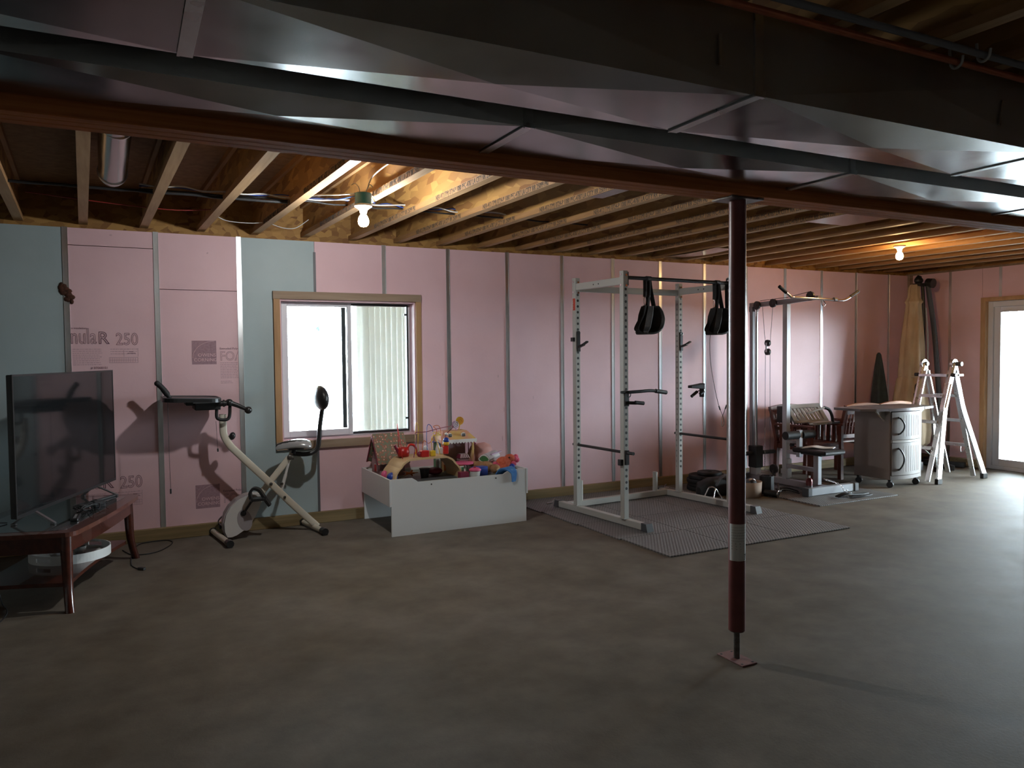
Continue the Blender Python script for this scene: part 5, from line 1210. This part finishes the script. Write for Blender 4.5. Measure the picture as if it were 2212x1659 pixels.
ribbon(m, pts, 0.185, 0.010, (0,0,1), sub=0); build(m, 'belt_roll', 'black_vinyl', ro)
r3 = thing('dumbbell_handle', 'short black bar with a shiny chrome ring end, lying before the rolled belt', 'bar', (5.09,-1.10,0), 0.35)
build(MB().cyl((0,0.10,0.034),(0,-0.035,0.034),0.034), 'bar_sleeve', 'black_plastic', r3, local=True); build(MB().tube([(0.031*math.cos(t),-0.038,0.036+0.031*math.sin(t)) for t in [2*PI*k/24 for k in range(24)]],0.006,8,closed=True), 'chrome_ring', 'chrome', r3, local=True)
for i, (c, e, lab) in enumerate((((5.23,-0.99),(5.40,-1.12),'flat black strap lying on the floor right of the rolled belt, nearest the tub'),((5.28,-0.93),(5.45,-1.06),'flat black strap lying on the floor, between rolled belt and pulley machine'))):
    zz = 0.016 + 0.006*i
    m = MB(); ribbon(m, [(c[0],c[1],zz+0.010),((c[0]+e[0])/2,(c[1]+e[1])/2+0.02,zz+0.03),(e[0],e[1],zz)], [0.05,0.045,0.04], 0.008, (0.5,0.8,0.1)); solo('floor_strap', m, 'black_matte', lab, 'strap', (c[0],c[1],zz), 'straps on the floor')
gp = thing('hand_grip', 'small dark spring hand grip lying right of the rolled belt', 'hand grip', (5.22,-1.03,0.012), 0.4)
build(MB().tube([(0.0,0.0,0.02),(0.06,0.03,0.05),(0.10,0.05,0.085)],0.010,8).tube([(0.0,0.0,0.02),(0.08,-0.01,0.03),(0.13,-0.01,0.015)],0.010,8), 'grip_arms', 'dark_grey', gp, local=True)

# ================================================================== lat pulldown pulley machine
LM = thing('pulley_machine', 'grey lat pulldown machine with a seat and overhead boom, behind the post', 'pulley machine', (5.65,-0.75,MT))
def lm(mb, name, m, bevel=0, label=None, parent=None): return build(mb, name, m, parent or LM, bevel=bevel, label=label)
xm = 5.65; b0 = MT
lm(MB().box(xm-0.03,-1.24,b0+0.012,xm+0.03,-0.20,b0+0.075), 'base_beam', 'lat_grey', 0.003)
lm(MB().box(xm-0.27,-1.295,b0+0.004,xm+0.33,-1.235,b0+0.078), 'front_foot', 'lat_light', 0.003)
for sx, xx in ((-1, xm-0.27), (1, xm+0.33)):
    lm(MB().box(min(xx,xx+sx*0.06),-1.305,b0,max(xx,xx+sx*0.06),-1.225,b0+0.084), 'end_cap', 'dark_grey', 0.006)
lm(MB().box(xm-0.30,-0.215,b0+0.004,xm+0.30,-0.16,b0+0.07), 'rear_foot', 'lat_grey', 0.003)
col_ = lm(MB().box(xm-0.028,-0.745,b0+0.07,xm+0.028,-0.685,1.925), 'column', 'lat_light', 0.003)
rod = MB(); 
for x in (xm-0.022,): rod.box(x-0.03,-0.275,b0+0.07,x+0.03,-0.235,1.92)
lm(rod, 'rear_column', 'lat_grey', 0.003)
lm(MB().cyl((xm-0.02,-0.305,b0+0.07),(xm-0.02,-0.305,1.90),0.0165,n=18), 'guide_rod', 'chrome', label='shiny chrome guide rod')
bo = MB(); bo.loft([[(xm-0.024,-0.205,1.915),(xm+0.024,-0.205,1.915),(xm+0.024,-0.205,1.968),(xm-0.024,-0.205,1.968)],[(xm-0.024,-0.70,1.925),(xm+0.024,-0.70,1.925),(xm+0.024,-0.70,1.978),(xm-0.024,-0.70,1.978)],[(xm-0.024,-1.14,1.948),(xm+0.024,-1.14,1.948),(xm+0.024,-1.14,1.985),(xm-0.024,-1.14,1.985)]])
bo.box(xm-0.032,-0.30,1.87,xm+0.028,-0.205,1.93)
lm(bo, 'overhead_boom', 'lat_grey', 0.002)
def pulley(y, z, r, n_='pulley', x=xm, d=0.012): return lm(MB().cyl((x-d,y,z),(x+d,y,z),r,n=26).cyl((x-d-0.004,y,z),(x+d+0.004,y,z),r*0.25,n=12), n_, 'black_plastic')
for y, z, r in ((-0.335,1.935,0.046),(-0.565,1.945,0.046),(-1.06,1.985,0.046)):
    p = pulley(y, z, r, x=xm-0.040, d=0.010)
pulley(-0.452,1.522,0.036); pulley(-0.452,1.428,0.036)
lm(MB().box(xm-0.022,-0.462,1.425,xm-0.016,-0.440,1.527), 'pulley_bracket', 'silver_plastic')
cab_ = [[(xm,-0.375,1.925),(xm,-0.418,1.522)],[(xm,-0.525,1.925),(xm,-0.487,1.522)],[(xm,-0.42,1.43),(xm,-0.415,0.60)],[(xm,-0.486,1.43),(xm,-0.49,0.16)],[(xm-0.03,-0.37,1.983),(xm-0.03,-0.75,1.993),(xm-0.03,-1.06,2.033)]]
for c in cab_: lm(MB().tube(c, 0.0028, 6), 'cable', 'cable_black')
m = MB(); z = 0.60; i = 0
while z > 0.13:
    ax = Vector((0.006,0,0)) if i % 2 else Vector((0,0.006,0))
    m.tube([Vector((xm,-0.415,z))+ax*math.cos(t)*1.0+Vector((0,0,0.013*math.sin(t))) for t in [2*PI*k/8 for k in range(8)]],0.0018,4,closed=True); z -= 0.020; i += 1
lm(m, 'chain', 'chrome')
p = pulley(-0.545,0.165,0.050); lm(MB().box(xm-0.015,-0.555,b0+0.07,xm+0.015,-0.535,0.165), 'pulley_bracket', 'steel_dark', parent=None)
m = MB().box(xm-0.075,-0.36,0.155,xm+0.035,-0.24,0.395); lm(m, 'weight_carriage', 'black_matte', 0.006)
m = MB().box(xm-0.055,-0.34,b0+0.065,xm+0.02,-0.26,0.155); lm(m, 'carriage_stop', 'silver_plastic', 0.003)
for s in (-1, 1):
    lm(MB().cyl((xm-0.02+s*0.055,-0.31,0.315),(xm-0.02+s*0.085,-0.31,0.315),0.020).cyl((xm-0.02+s*0.085,-0.31,0.315),(xm-0.02+s*0.27,-0.31,0.315),0.0235), 'weight_peg', 'black_plastic')
# seat
lm(MB().box(xm-0.026,-1.155,b0+0.07,xm+0.026,-1.095,0.385), 'seat_post', 'lat_light', 0.003)
lm(MB().box(xm-0.02,-1.11,0.205,xm+0.02,-0.735,0.245), 'brace_tube', 'lat_grey', 0.002)
m = MB().box(xm-0.035,-0.760,0.14,xm-0.028,-0.675,0.19).box(xm-0.03,-0.764,0.10,xm+0.03,-0.745,0.20).box(xm-0.03,-0.764,0.25,xm+0.03,-0.745,0.30); lm(m, 'bolt_plates', 'silver_plastic')
sp = lm(MB().box(xm-0.15,-1.345,0.402,xm+0.15,-0.925,0.448), 'seat_pad', 'black_vinyl', 0.014)
lm(MB().box(xm-0.10,-1.26,0.385,xm+0.10,-1.0,0.402), 'seat_plate', 'dark_grey')
lm(MB().box(xm-0.024,-0.915,0.335,xm+0.024,-0.870,0.615), 'thigh_post', 'lat_light', 0.003)
for za, zb in ((0.355,0.395),(0.47,0.505)): lm(MB().box(xm-0.02,-0.875,za,xm+0.02,-0.73,zb), 'thigh_arm', 'lat_grey', 0.002)
lm(MB().cyl((xm-0.02,-0.83,0.455),(xm-0.055,-0.83,0.455),0.017), 'adjust_knob', 'black_plastic')
for s in (-1, 1):
    lm(MB().cyl((xm+s*0.026,-0.893,0.565),(xm+s*0.20,-0.893,0.565),0.043,n=24), 'foam_roller', 'black_matte', 0.008)
# pulldown bar hanging from the boom
pb = thing('pulldown_bar', 'chrome pulldown bar with bent ends and black grips hanging from the boom', 'bar', (xm-0.03,-1.16,1.95), 0.0)
bp3 = [(5.045,-1.20,2.045),(5.175,-1.20,1.965),(5.23,-1.20,1.952),(5.62,-1.20,1.945),(5.80,-1.20,1.938),(5.92,-1.20,1.940),(6.00,-1.20,1.965),(6.13,-1.20,2.03)]
build(MB().tube(bp3, 0.0125, 12, sub=3), 'bar_tube', 'chrome', pb)
build(MB().cyl((5.035,-1.20,2.051),(5.125,-1.20,1.996),0.0165), 'rubber_grip', 'black_matte', pb); build(MB().cyl((6.025,-1.20,1.978),(6.14,-1.20,2.035),0.0165), 'rubber_grip', 'black_matte', pb)
build(MB().tube([(xm-0.03,-1.19,1.945),(xm-0.04,-1.20,1.895),(xm-0.01,-1.20,1.875),(xm+0.01,-1.20,1.90),(xm-0.02,-1.195,1.94)],0.005,8,sub=3), 'snap_hook', 'chrome', pb)
build(MB().cyl((xm+0.13,-1.20,1.945),(xm+0.17,-1.20,1.945),0.020), 'centre_collar', 'steel_dark', pb)
# things on and around it
m = MB(); ribbon(m, [(xm-0.08,-1.02,0.452),(xm-0.02,-1.10,0.466),(xm+0.03,-1.17,0.456),(xm+0.08,-1.26,0.462)], [0.14,0.17,0.16,0.13], 0.008, (1,0.55,0))
solo('folded_towel', m, 'towel', 'small pale folded cloth lying on the black machine seat', 'towel', (xm,-1.14,0.449))
cn = thing('spray_bottle', 'small dark red bottle with silver bands standing on the rubber tile before the machine', 'bottle', (5.470,-1.182,MT))
build(MB().lathe([(0,0),(0.029,0),(0.031,0.01),(0.031,0.13),(0.026,0.15),(0.014,0.162),(0,0.162)], (5.470,-1.182,MT), 24), 'bottle_body', 'spray_can', cn)
build(MB().cyl((5.470,-1.182,MT+0.06),(5.470,-1.182,MT+0.085),0.0315,n=24), 'bottle_band', 'spray_band', cn); build(MB().cyl((5.470,-1.182,MT+0.16),(5.470,-1.182,MT+0.182),0.010,n=12).cyl((5.470,-1.182,MT+0.13),(5.470,-1.182,MT+0.152),0.0285,0.018,n=20), 'nozzle', 'porcelain', cn)
ch = MB(); pts = [Vector((5.69,-1.175,0.14)),Vector((5.72,-1.24,0.125)),Vector((5.76,-1.315,0.09)),Vector((5.78,-1.35,0.03)),Vector((5.80,-1.40,0.022)),Vector((5.76,-1.45,0.02))]
P = smooth_path(pts, 5)
for i, p in enumerate(P): ch.tube([p+Vector((0.009*math.cos(t), 0.004*math.sin(t)*(i%2), 0.006*math.sin(t))) for t in [2*PI*k/8 for k in range(8)]],0.002,4,closed=True)
solo('steel_chain', ch, 'chrome', 'shiny steel chain draped over the front foot of the pulley machine', 'chain', (5.75,-1.33,0.03))
an = thing('ankle_strap', 'flat black ankle strap lying on the tile before the pulley machine', 'strap', (5.74,-1.47,MT), 0.25)
m = MB(); ribbon(m, [(-0.20,0.06,0.012),(-0.10,0.02,0.035),(0.0,0.0,0.020),(0.12,-0.03,0.012),(0.22,-0.05,0.010)], [0.04,0.065,0.06,0.05,0.03], 0.012, (0.25,1,0)); build(m, 'strap_band', 'black_matte', an, local=True)
m = MB(); ribbon(m, [(-0.12,-0.04,0.008),(0.02,-0.09,0.012),(0.18,-0.10,0.008)], [0.03,0.04,0.03], 0.006, (0,1,0)); build(m, 'strap_tail', 'black_matte', an, local=True)
build(MB().tube([(-0.05+0.018*math.cos(t),0.03,0.045+0.016*math.sin(t)) for t in [2*PI*k/12 for k in range(12)]],0.0035,6,closed=True), 'metal_ring', 'chrome', an, local=True)

# ================================================================== wooden patio chairs
def patio_chair(lab, x, y, rz, back_h=0.86, arms=True, crest='chair_wood'):
    C_ = thing('patio_chair', lab, 'chair', (x,y,0), rz, 'red-brown wooden patio chairs')
    def cb_(mb, n, m='chair_wood', bevel=0.002): return build(mb, n, m, C_, local=True, bevel=bevel)
    w = 0.25
    for sx in (-1, 1):
        cb_(MB().bar((sx*w,-0.25,0),(sx*w,-0.25,0.60),0.045,0.045), 'leg')
        cb_(MB().bar((sx*w,0.22,0),(sx*w,0.20,0.42),0.045,0.045).bar((sx*(w),0.20,0.42),(sx*(w),0.29,back_h),0.042,0.035), 'leg')
        cb_(MB().box(sx*w-0.022,-0.29,0.600,sx*w+0.022,0.24,0.622), 'armrest')
        cb_(MB().box(sx*w-0.012,-0.24,0.345,sx*w+0.012,0.21,0.395), 'side_rail')
        m = MB()
        for i in range(5): m.box(sx*w-0.008,-0.18+0.075*i,0.395,sx*w+0.008,-0.145+0.075*i,0.60)
        cb_(m, 'side_slats', bevel=0)
    m = MB()
    for i in range(7): m.box(-w+0.02,-0.26+0.067*i,0.400,w-0.02,-0.205+0.067*i,0.418)
    cb_(m, 'seat', bevel=0)
    cb_(MB().box(-w,-0.262,0.34,w,-0.238,0.40), 'front_rail')
    m = MB()
    for z in (0.47, 0.56, 0.65, 0.74):
        yy = 0.20+(z-0.42)*0.205; m.bar((-w,yy,z),(w,yy,z),0.014,0.040)
    for i in range(9):
        x_ = -w+0.05+0.05*i; m.bar((x_,0.235,0.50),(x_,0.268,0.72),0.018,0.010)
    cb_(m, 'backrest', bevel=0)
    m = MB(); secs = []
    for i in range(15):
        t = -1+2*i/14; x_ = t*(w+0.018); zt = back_h+0.025*(1-t*t); yy = 0.29
        secs.append([(x_,yy-0.018,back_h-0.045),(x_,yy+0.014,back_h-0.045),(x_,yy+0.022,zt),(x_,yy-0.012,zt)])
    m.loft(secs); cb_(m, 'crest_rail', crest)
    return C_
patio_chair('red-brown slatted wooden chair carrying the grey folded frame, left of the grey cabinet', 6.24, -0.46, PI+PI+0.05, 0.80)
patio_chair('red-brown wooden chair turned away, directly behind the left half of the grey cabinet', 6.80, -0.44, PI, 0.822, crest='crest_wood')
patio_chair('red-brown wooden chair turned away, behind the cabinet and left of the ladder', 7.36, -0.44, PI, 0.822, crest='crest_wood')
fc = thing('folding_seat', 'grey slatted plastic folding seat with black handle lying on the left patio chair', 'folding seat', (6.26,-0.50,0.625), 0.05)
def fb(mb, n, m, bevel=0): return build(mb, n, m, fc, local=True, bevel=bevel)
tilt = Matrix.Translation((0.02,0.02,0.0)) @ Matrix.Rotation(0.95,4,'X')
m = MB().box(-0.27,0.0,0.0,0.29,0.03,0.022,0,tilt).box(-0.27,0.0,-0.0,-0.21,0.22,0.022,0,tilt).box(0.23,0,0,0.29,0.22,0.022,0,tilt).box(-0.27,0.19,0,0.29,0.24,0.022,0,tilt)
for i in range(7): m.box(-0.175+0.058*i,0.03,0.006,-0.135+0.058*i,0.19,0.016,0,tilt)
fb(m, 'slatted_panel', 'cabinet_light', 0.002)
m = MB().box(-0.33,0.04,0.012,-0.27,0.20,0.20); fb(m, 'black_side', 'black_plastic', 0.01)
m = MB().tube([(-0.24,-0.14,0.13),(-0.05,-0.17,0.175),(0.02,-0.17,0.185)],0.012,8,sub=4); fb(m, 'grey_arm', 'cabinet_light')
m = MB().tube([(0.0,-0.17,0.185),(0.07,-0.18,0.16),(0.12,-0.18,0.09),(0.135,-0.18,0.02)],0.017,10,sub=4); fb(m, 'handle_strap', 'black_matte')
m = MB().box(-0.16,-0.20,0.000,0.10,-0.10,0.030).box(-0.20,-0.19,0.0,-0.16,-0.14,0.02); fb(m, 'lower_bar', 'cabinet_light', 0.004)
m = MB().box(0.02,-0.20,-0.0,0.24,-0.12,0.022); fb(m, 'black_foot', 'black_plastic', 0.004)

# ================================================================== outdoor serving cabinet
G = thing('serving_cabinet', 'taupe plastic cabinet on casters with two doors, between the machine and the ladder', 'cabinet', (6.725,-1.11,0))
def gb(mb, n, m, bevel=0, label=None, parent=None): return build(mb, n, m, parent or G, bevel=bevel, label=label)
gx0, gx1, gy0, gy1, gz0, gz1 = 6.475, 6.965, -1.325, -0.895, 0.085, 0.800
gb(MB().box(gx0,gy0,gz0,gx0+0.02,gy1,gz1), 'side_panel', 'cabinet_side', 0.003); gb(MB().box(gx1-0.02,gy0,gz0,gx1,gy1,gz1), 'side_panel', 'cabinet_side', 0.003)
gb(MB().box(gx0+0.02,gy1-0.02,gz0,gx1-0.02,gy1,gz1), 'rear_panel', 'cabinet_side'); gb(MB().box(gx0+0.02,gy0,gz0,gx1-0.02,gy1-0.02,gz0+0.02), 'bottom_panel', 'cabinet_side')
def bowx(x): t = (x-(gx0+gx1)/2)/((gx1-gx0)/2); return gy0-0.045*(1-t*t)-0.004
def bowpanel(mb, xa, xb, za, zb, off, th, n=16, mi=0):
    secs = []
    for i in range(n+1):
        x = xa+(xb-xa)*i/n; y = bowx(x)-off; secs.append([(x,y,za),(x,y+th,za),(x,y+th,zb),(x,y,zb)])
    return mb.loft(secs, mi, False)
for n_, za, zb in (('door', 0.500, 0.790), ('door', 0.130, 0.468)):
    m = MB(); bowpanel(m, gx0+0.02, gx1-0.02, za, zb, 0.0, 0.018)
    d = gb(m, n_, 'cabinet_taupe')
    m = MB()
    for i in range(8):
        x = gx0+0.165+0.035*i; m.box(x, bowx(x)-0.0012, za+0.035, x+0.007, bowx(x)+0.004, zb-0.035)
    gb(m, 'grooves', 'cabinet_side', parent=d)
    hx = gx0+0.095; zm = (za+zb)/2; hl = 0.085 if za > 0.4 else 0.11
    pts = [(hx+0.035*(1-(t*t))*1.0, bowx(hx)-0.012-0.03*(1-t*t), zm+hl*t) for t in [-1+2*k/12 for k in range(13)]]
    gb(MB().tube(pts, 0.0085, 8).cyl((hx,bowx(hx)-0.014,zm-hl),(hx,bowx(hx)+0.004,zm-hl),0.010).cyl((hx,bowx(hx)-0.014,zm+hl),(hx,bowx(hx)+0.004,zm+hl),0.010), 'door_handle', 'black_plastic', parent=d)
m = MB(); bowpanel(m, gx0+0.02, gx1-0.02, 0.472, 0.496, 0.006, 0.02); gb(m, 'divider_strip', 'cabinet_light')
m = MB(); bowpanel(m, gx0+0.004, gx1-0.004, 0.088, 0.126, 0.002, 0.02); gb(m, 'base_strip', 'cabinet_taupe')
gb(MB().box(gx1-0.018,gy0-0.008,gz0,gx1+0.004,gy0+0.001,gz1), 'corner_trim', 'cabinet_light')
m = MB(); tp_ = []
for i in range(17):
    t = -1+2*i/16; tp_.append(((gx0+gx1)/2+t*0.285, gy0-0.015-0.05*(1-t*t)))
tp_ += [(gx1+0.04,gy1+0.02),(gx0-0.04,gy1+0.02)]
gb(MB().prism(tp_, 0.800, 0.830), 'cabinet_top', 'cabinet_top', 0.003)
lf = [(gx0-0.038,gy1+0.015),(gx0-0.038,gy0+0.0),(gx0-0.06,gy0+0.01),(gx0-0.27,gy1-0.02),(gx0-0.28,gy1+0.015)]
gb(MB().prism([(6.437,-1.34),(6.437,-0.88),(6.17,-0.88),(6.16,-1.22),(6.30,-1.30)], 0.803, 0.828), 'folding_leaf', 'cabinet_top', 0.003)
gb(MB().prism([(7.013,-0.88),(7.013,-1.34),(7.22,-1.30),(7.26,-1.20),(7.25,-0.88)][::-1], 0.803, 0.828), 'folding_leaf', 'cabinet_top', 0.003)
for x0_, x1_ in ((gx0-0.002, gx0-0.14), (gx1+0.002, gx1+0.15)):
    gb(MB().prism([(x0_,0.80),(x1_,0.80),(x0_,0.69)], -1.27, -1.25, XZ(0)), 'leaf_bracket', 'cabinet_light')
for x, y in ((gx0+0.04,gy0+0.02),(gx1-0.04,gy0+0.02),(gx0+0.03,gy1-0.04),(gx1-0.03,gy1-0.04)):
    w_ = gb(MB().cyl((x-0.020,y-0.01,0.0325),(x+0.020,y+0.01,0.0325),0.0325,n=22), 'caster_wheel', 'black_plastic', 0.003)
    gb(MB().box(x-0.016,y-0.016,0.055,x+0.016,y+0.016,0.085), 'caster_stem', 'black_plastic', parent=w_)

# ================================================================== aluminium multi-position ladder
Lz = thing('step_ladder', 'shiny aluminium folding ladder standing open beside the patio door', 'ladder', (7.5,-1.16,0))
def lad(mb, n, m='aluminium', bevel=0.002, label=None): return build(mb, n, m, Lz, bevel=bevel, label=label)
hz = 1.275
yN, yF = -1.335, -0.985
for sg, fx in ((-1, 7.10), (1, 7.93)):
    def xat(z, fx=fx): return 7.5 + (fx-7.5)*(1-z/hz)*0.985
    for yy, fo, ft in ((yN, -0.10, 'near'), (yF, 0.10, 'far')):
        # outer rail, flared at the foot
        P = [Vector((xat(z)+0.0, yy+(fo*max(0,(0.78-z)/0.78)), z)) for z in (1.235,1.0,0.80,0.70,0.4,0.045)]
        m = MB(); secs = []
        for i, p in enumerate(P):
            d = (P[min(i+1,len(P)-1)]-P[max(i-1,0)]).normalized(); u = Vector((0,1,0)); v = d.cross(u).normalized(); u = v.cross(d)
            secs.append([p-v*0.034-u*0.012, p+v*0.034-u*0.012, p+v*0.034+u*0.012, p-v*0.034+u*0.012])
        m.loft(secs); lad(m, 'outer_rail')
        p = P[-1]
        lad(MB().box(p.x-0.042,p.y-0.020,0.0,p.x+0.042,p.y+0.020,0.06), 'rubber_foot', 'black_plastic', 0.006)
        # inner rail
        yi = yy + (0.028 if yy == yN else -0.028)
        xi = lambda z: xat(z) - sg*0.004
        m = MB(); m.bar((xi(1.20),yi,1.20),(xi(0.012),yi,0.012),0.020,0.052,(0,1,0)); 
        lad(m, 'inner_rail')
    for i, z in enumerate((0.925, 0.645, 0.365)):
        x = xat(z); y0_ = yN+0.038; y1_ = yF-0.038
        lad(MB().box(x-0.030,y0_,z-0.018,x+0.030,y1_,z+0.014), 'rung')
    for i, z in enumerate((0.785, 0.50, 0.23)):
        x = xat(z)+sg*0.0; fo = 0.10*max(0,(0.78-z)/0.78)
    # spreader brace
    z = 0.30; x = xat(z)
    lad(MB().tube([(x,yN+0.04,z+0.03),(x-sg*0.05,yN+0.08,z-0.02),(x,yN+0.12,z+0.045)],0.006,6,sub=4), 'curved_brace', 'cabinet_light', 0)
for yy in (yN, yF):
    s = -1 if yy == yN else 1
    m = MB().cyl((7.5,yy-0.016,hz),(7.5,yy+0.016,hz),0.052,n=26); m.bar((7.5,yy,hz),(7.455,yy,1.14),0.030,0.060,(0,1,0)).bar((7.5,yy,hz),(7.545,yy,1.14),0.030,0.060,(0,1,0))
    lad(m, 'hinge', 'aluminium', 0.002)
    lad(MB().cyl((7.51,yy-0.085 if s < 0 else yy-0.045,hz),(7.51,yy-0.016,hz),0.024,n=18), 'hinge_knob', 'dark_grey', 0.003)
for x in (7.455-0.0, ):
    lad(MB().box(x-0.045,yN+0.02,1.135,x+0.04,yF-0.0,1.165), 'top_rung')
lad(MB().cyl((7.44,yN-0.02,1.155),(7.44,yN-0.07,1.155),0.022), 'lock_tab', 'black_plastic')
lad(MB().cyl((7.44,yF+0.02,1.155),(7.44,yF+0.06,1.155),0.02), 'lock_tab', 'black_plastic')
lad(MB().box(7.52,yN-0.05,1.14,7.60,yN-0.016,1.165), 'lock_lever', 'silver_plastic')
for yy in (yN,): lad(MB().bar((7.435,yy-0.0125,1.06),(7.34,yy-0.0125,0.80),0.0012,0.018,(0,1,0)), 'rail_sticker', 'frame_wood')

# ================================================================== closed cantilever parasol in the corner
U = thing('closed_parasol', 'closed tan cantilever parasol with black curved mast leaning in the corner', 'parasol', (8.12,-0.45,0))
def ub(mb, n, m, bevel=0, label=None): return build(mb, n, m, U, bevel=bevel, label=label)
prof_u = [(0.045,2.235),(0.062,2.20),(0.072,2.08),(0.095,2.03),(0.100,2.02),(0.082,1.99),(0.105,1.75),(0.125,1.50),(0.135,1.25),(0.140,1.12),(0.133,1.10),(0.150,1.08),(0.175,0.90),(0.200,0.68),(0.215,0.45),(0.200,0.30),(0.15,0.25),(0.02,0.24)]
m = MB(); vs = []; n = 48
for i, (r, z) in enumerate(prof_u):
    cx = 8.125 - 0.115*(2.235-z)/2.0; cy = -0.42-0.03*(2.235-z)/2.0
    for k in range(n):
        t = 2*PI*k/n; a = 0.10 if z < 2.0 else 0.05
        rr = r*(1+a*math.cos(7*t+z*0.8)+0.05*math.sin(11*t-z)); vs.append((cx+rr*math.cos(t), cy+rr*math.sin(t), z))
fs = [(i*n+k, i*n+(k+1)%n, (i+1)*n+(k+1)%n, (i+1)*n+k) for i in range(len(prof_u)-1) for k in range(n)]
m.add(vs, fs, 0, True); ub(m, 'canopy', 'tan_cloth')
ub(MB().tube([(8.02+0.142*math.cos(t)+0.045,-0.437+0.142*math.sin(t),1.112) for t in [2*PI*k/30 for k in range(30)]],0.006,6,closed=True), 'tie_band', 'tan_cloth')
ub(MB().cyl((8.01,-0.45,0.06),(8.01,-0.45,0.25),0.02), 'canopy_pole', 'black_plastic')
mast = [(8.255,-0.50,2.27),(8.29,-0.50,2.12),(8.345,-0.51,1.85),(8.395,-0.52,1.5),(8.43,-0.53,1.1),(8.455,-0.55,0.7),(8.46,-0.57,0.3),(8.46,-0.58,0.07)]
ub(MB().tube(mast, [0.030]*8, 14, sub=5), 'mast', 'dark_grey')
ub(MB().tube([(8.225,-0.46,2.24),(8.22,-0.48,1.9),(8.215,-0.49,1.5),(8.20,-0.50,0.9),(8.18,-0.50,0.25)], 0.020, 12, sub=5), 'inner_arm', 'black_plastic')
ub(MB().tube([(8.255,-0.48,1.95),(8.285,-0.49,1.6),(8.29,-0.49,1.2),(8.275,-0.5,0.8)], 0.012, 10, sub=5), 'strut', 'silver_plastic')
ub(MB().cyl((8.285,-0.56,2.245),(8.285,-0.48,2.255),0.058,n=24), 'crank_hub', 'black_plastic', 0.006)
ub(MB().ell((8.175,-0.44,2.285),(0.055,0.05,0.045),16).box(8.12,-0.50,2.215,8.24,-0.40,2.25).tube([(8.14,-0.43,2.30),(8.17,-0.44,2.335),(8.21,-0.44,2.325)],0.018,8), 'top_bracket', 'black_plastic')
ub(MB().bar((8.10,-0.93,0.035),(8.62-0.05,-0.30,0.035),0.08,0.06).bar((8.25,-0.30,0.035),(8.46,-0.87,0.035),0.08,0.06).box(8.40,-0.64,0.005,8.52,-0.50,0.10), 'cross_base', 'black_plastic', 0.004)
# folded dark thing leaning left of the parasol
N_ = thing('folded_umbrella', 'pointed dark green cloth bundle leaning against the wall left of the tan parasol', 'cloth bundle', (7.78,-0.22,0))
m = MB(); vs = []; n = 28; pr = [(0.012,1.405),(0.03,1.38),(0.052,1.25),(0.082,1.05),(0.105,0.85),(0.110,0.60),(0.10,0.30),(0.07,0.06),(0.02,0.0)]
for r, z in pr:
    for k in range(n):
        t = 2*PI*k/n; rr = r*(1+0.08*math.cos(5*t)); vs.append((7.775+rr*1.0*math.cos(t), -0.20+rr*0.8*math.sin(t)+0.05*(z/1.4)*0.8-0.04, z))
m.add(vs, [(i*n+k, i*n+(k+1)%n, (i+1)*n+(k+1)%n, (i+1)*n+k) for i in range(len(pr)-1) for k in range(n)], 0, True)
build(m, 'cloth_cover', 'green_cloth', N_)
# green-grey shape and black foot seen through the ladder
q = thing('upright_vacuum', 'narrow black upright thing with a grey front standing behind the ladder', 'upright tool', (7.83,-0.68,0))
build(MB().box(7.78,-0.73,0.0,7.88,-0.63,0.10).box(7.795,-0.705,0.10,7.865,-0.655,0.92).tube([(7.80,-0.68,0.92),(7.80,-0.68,1.0),(7.83,-0.68,1.03),(7.86,-0.68,1.0),(7.86,-0.68,0.92)],0.012,8,sub=4), 'tool_body', 'black_plastic', q, bevel=0.004)
build(MB().prism([(7.805,0.50),(7.855,0.50),(7.843,0.88),(7.818,0.88)], -0.715, -0.702, XZ(0)), 'grey_front', 'cabinet_light', q)
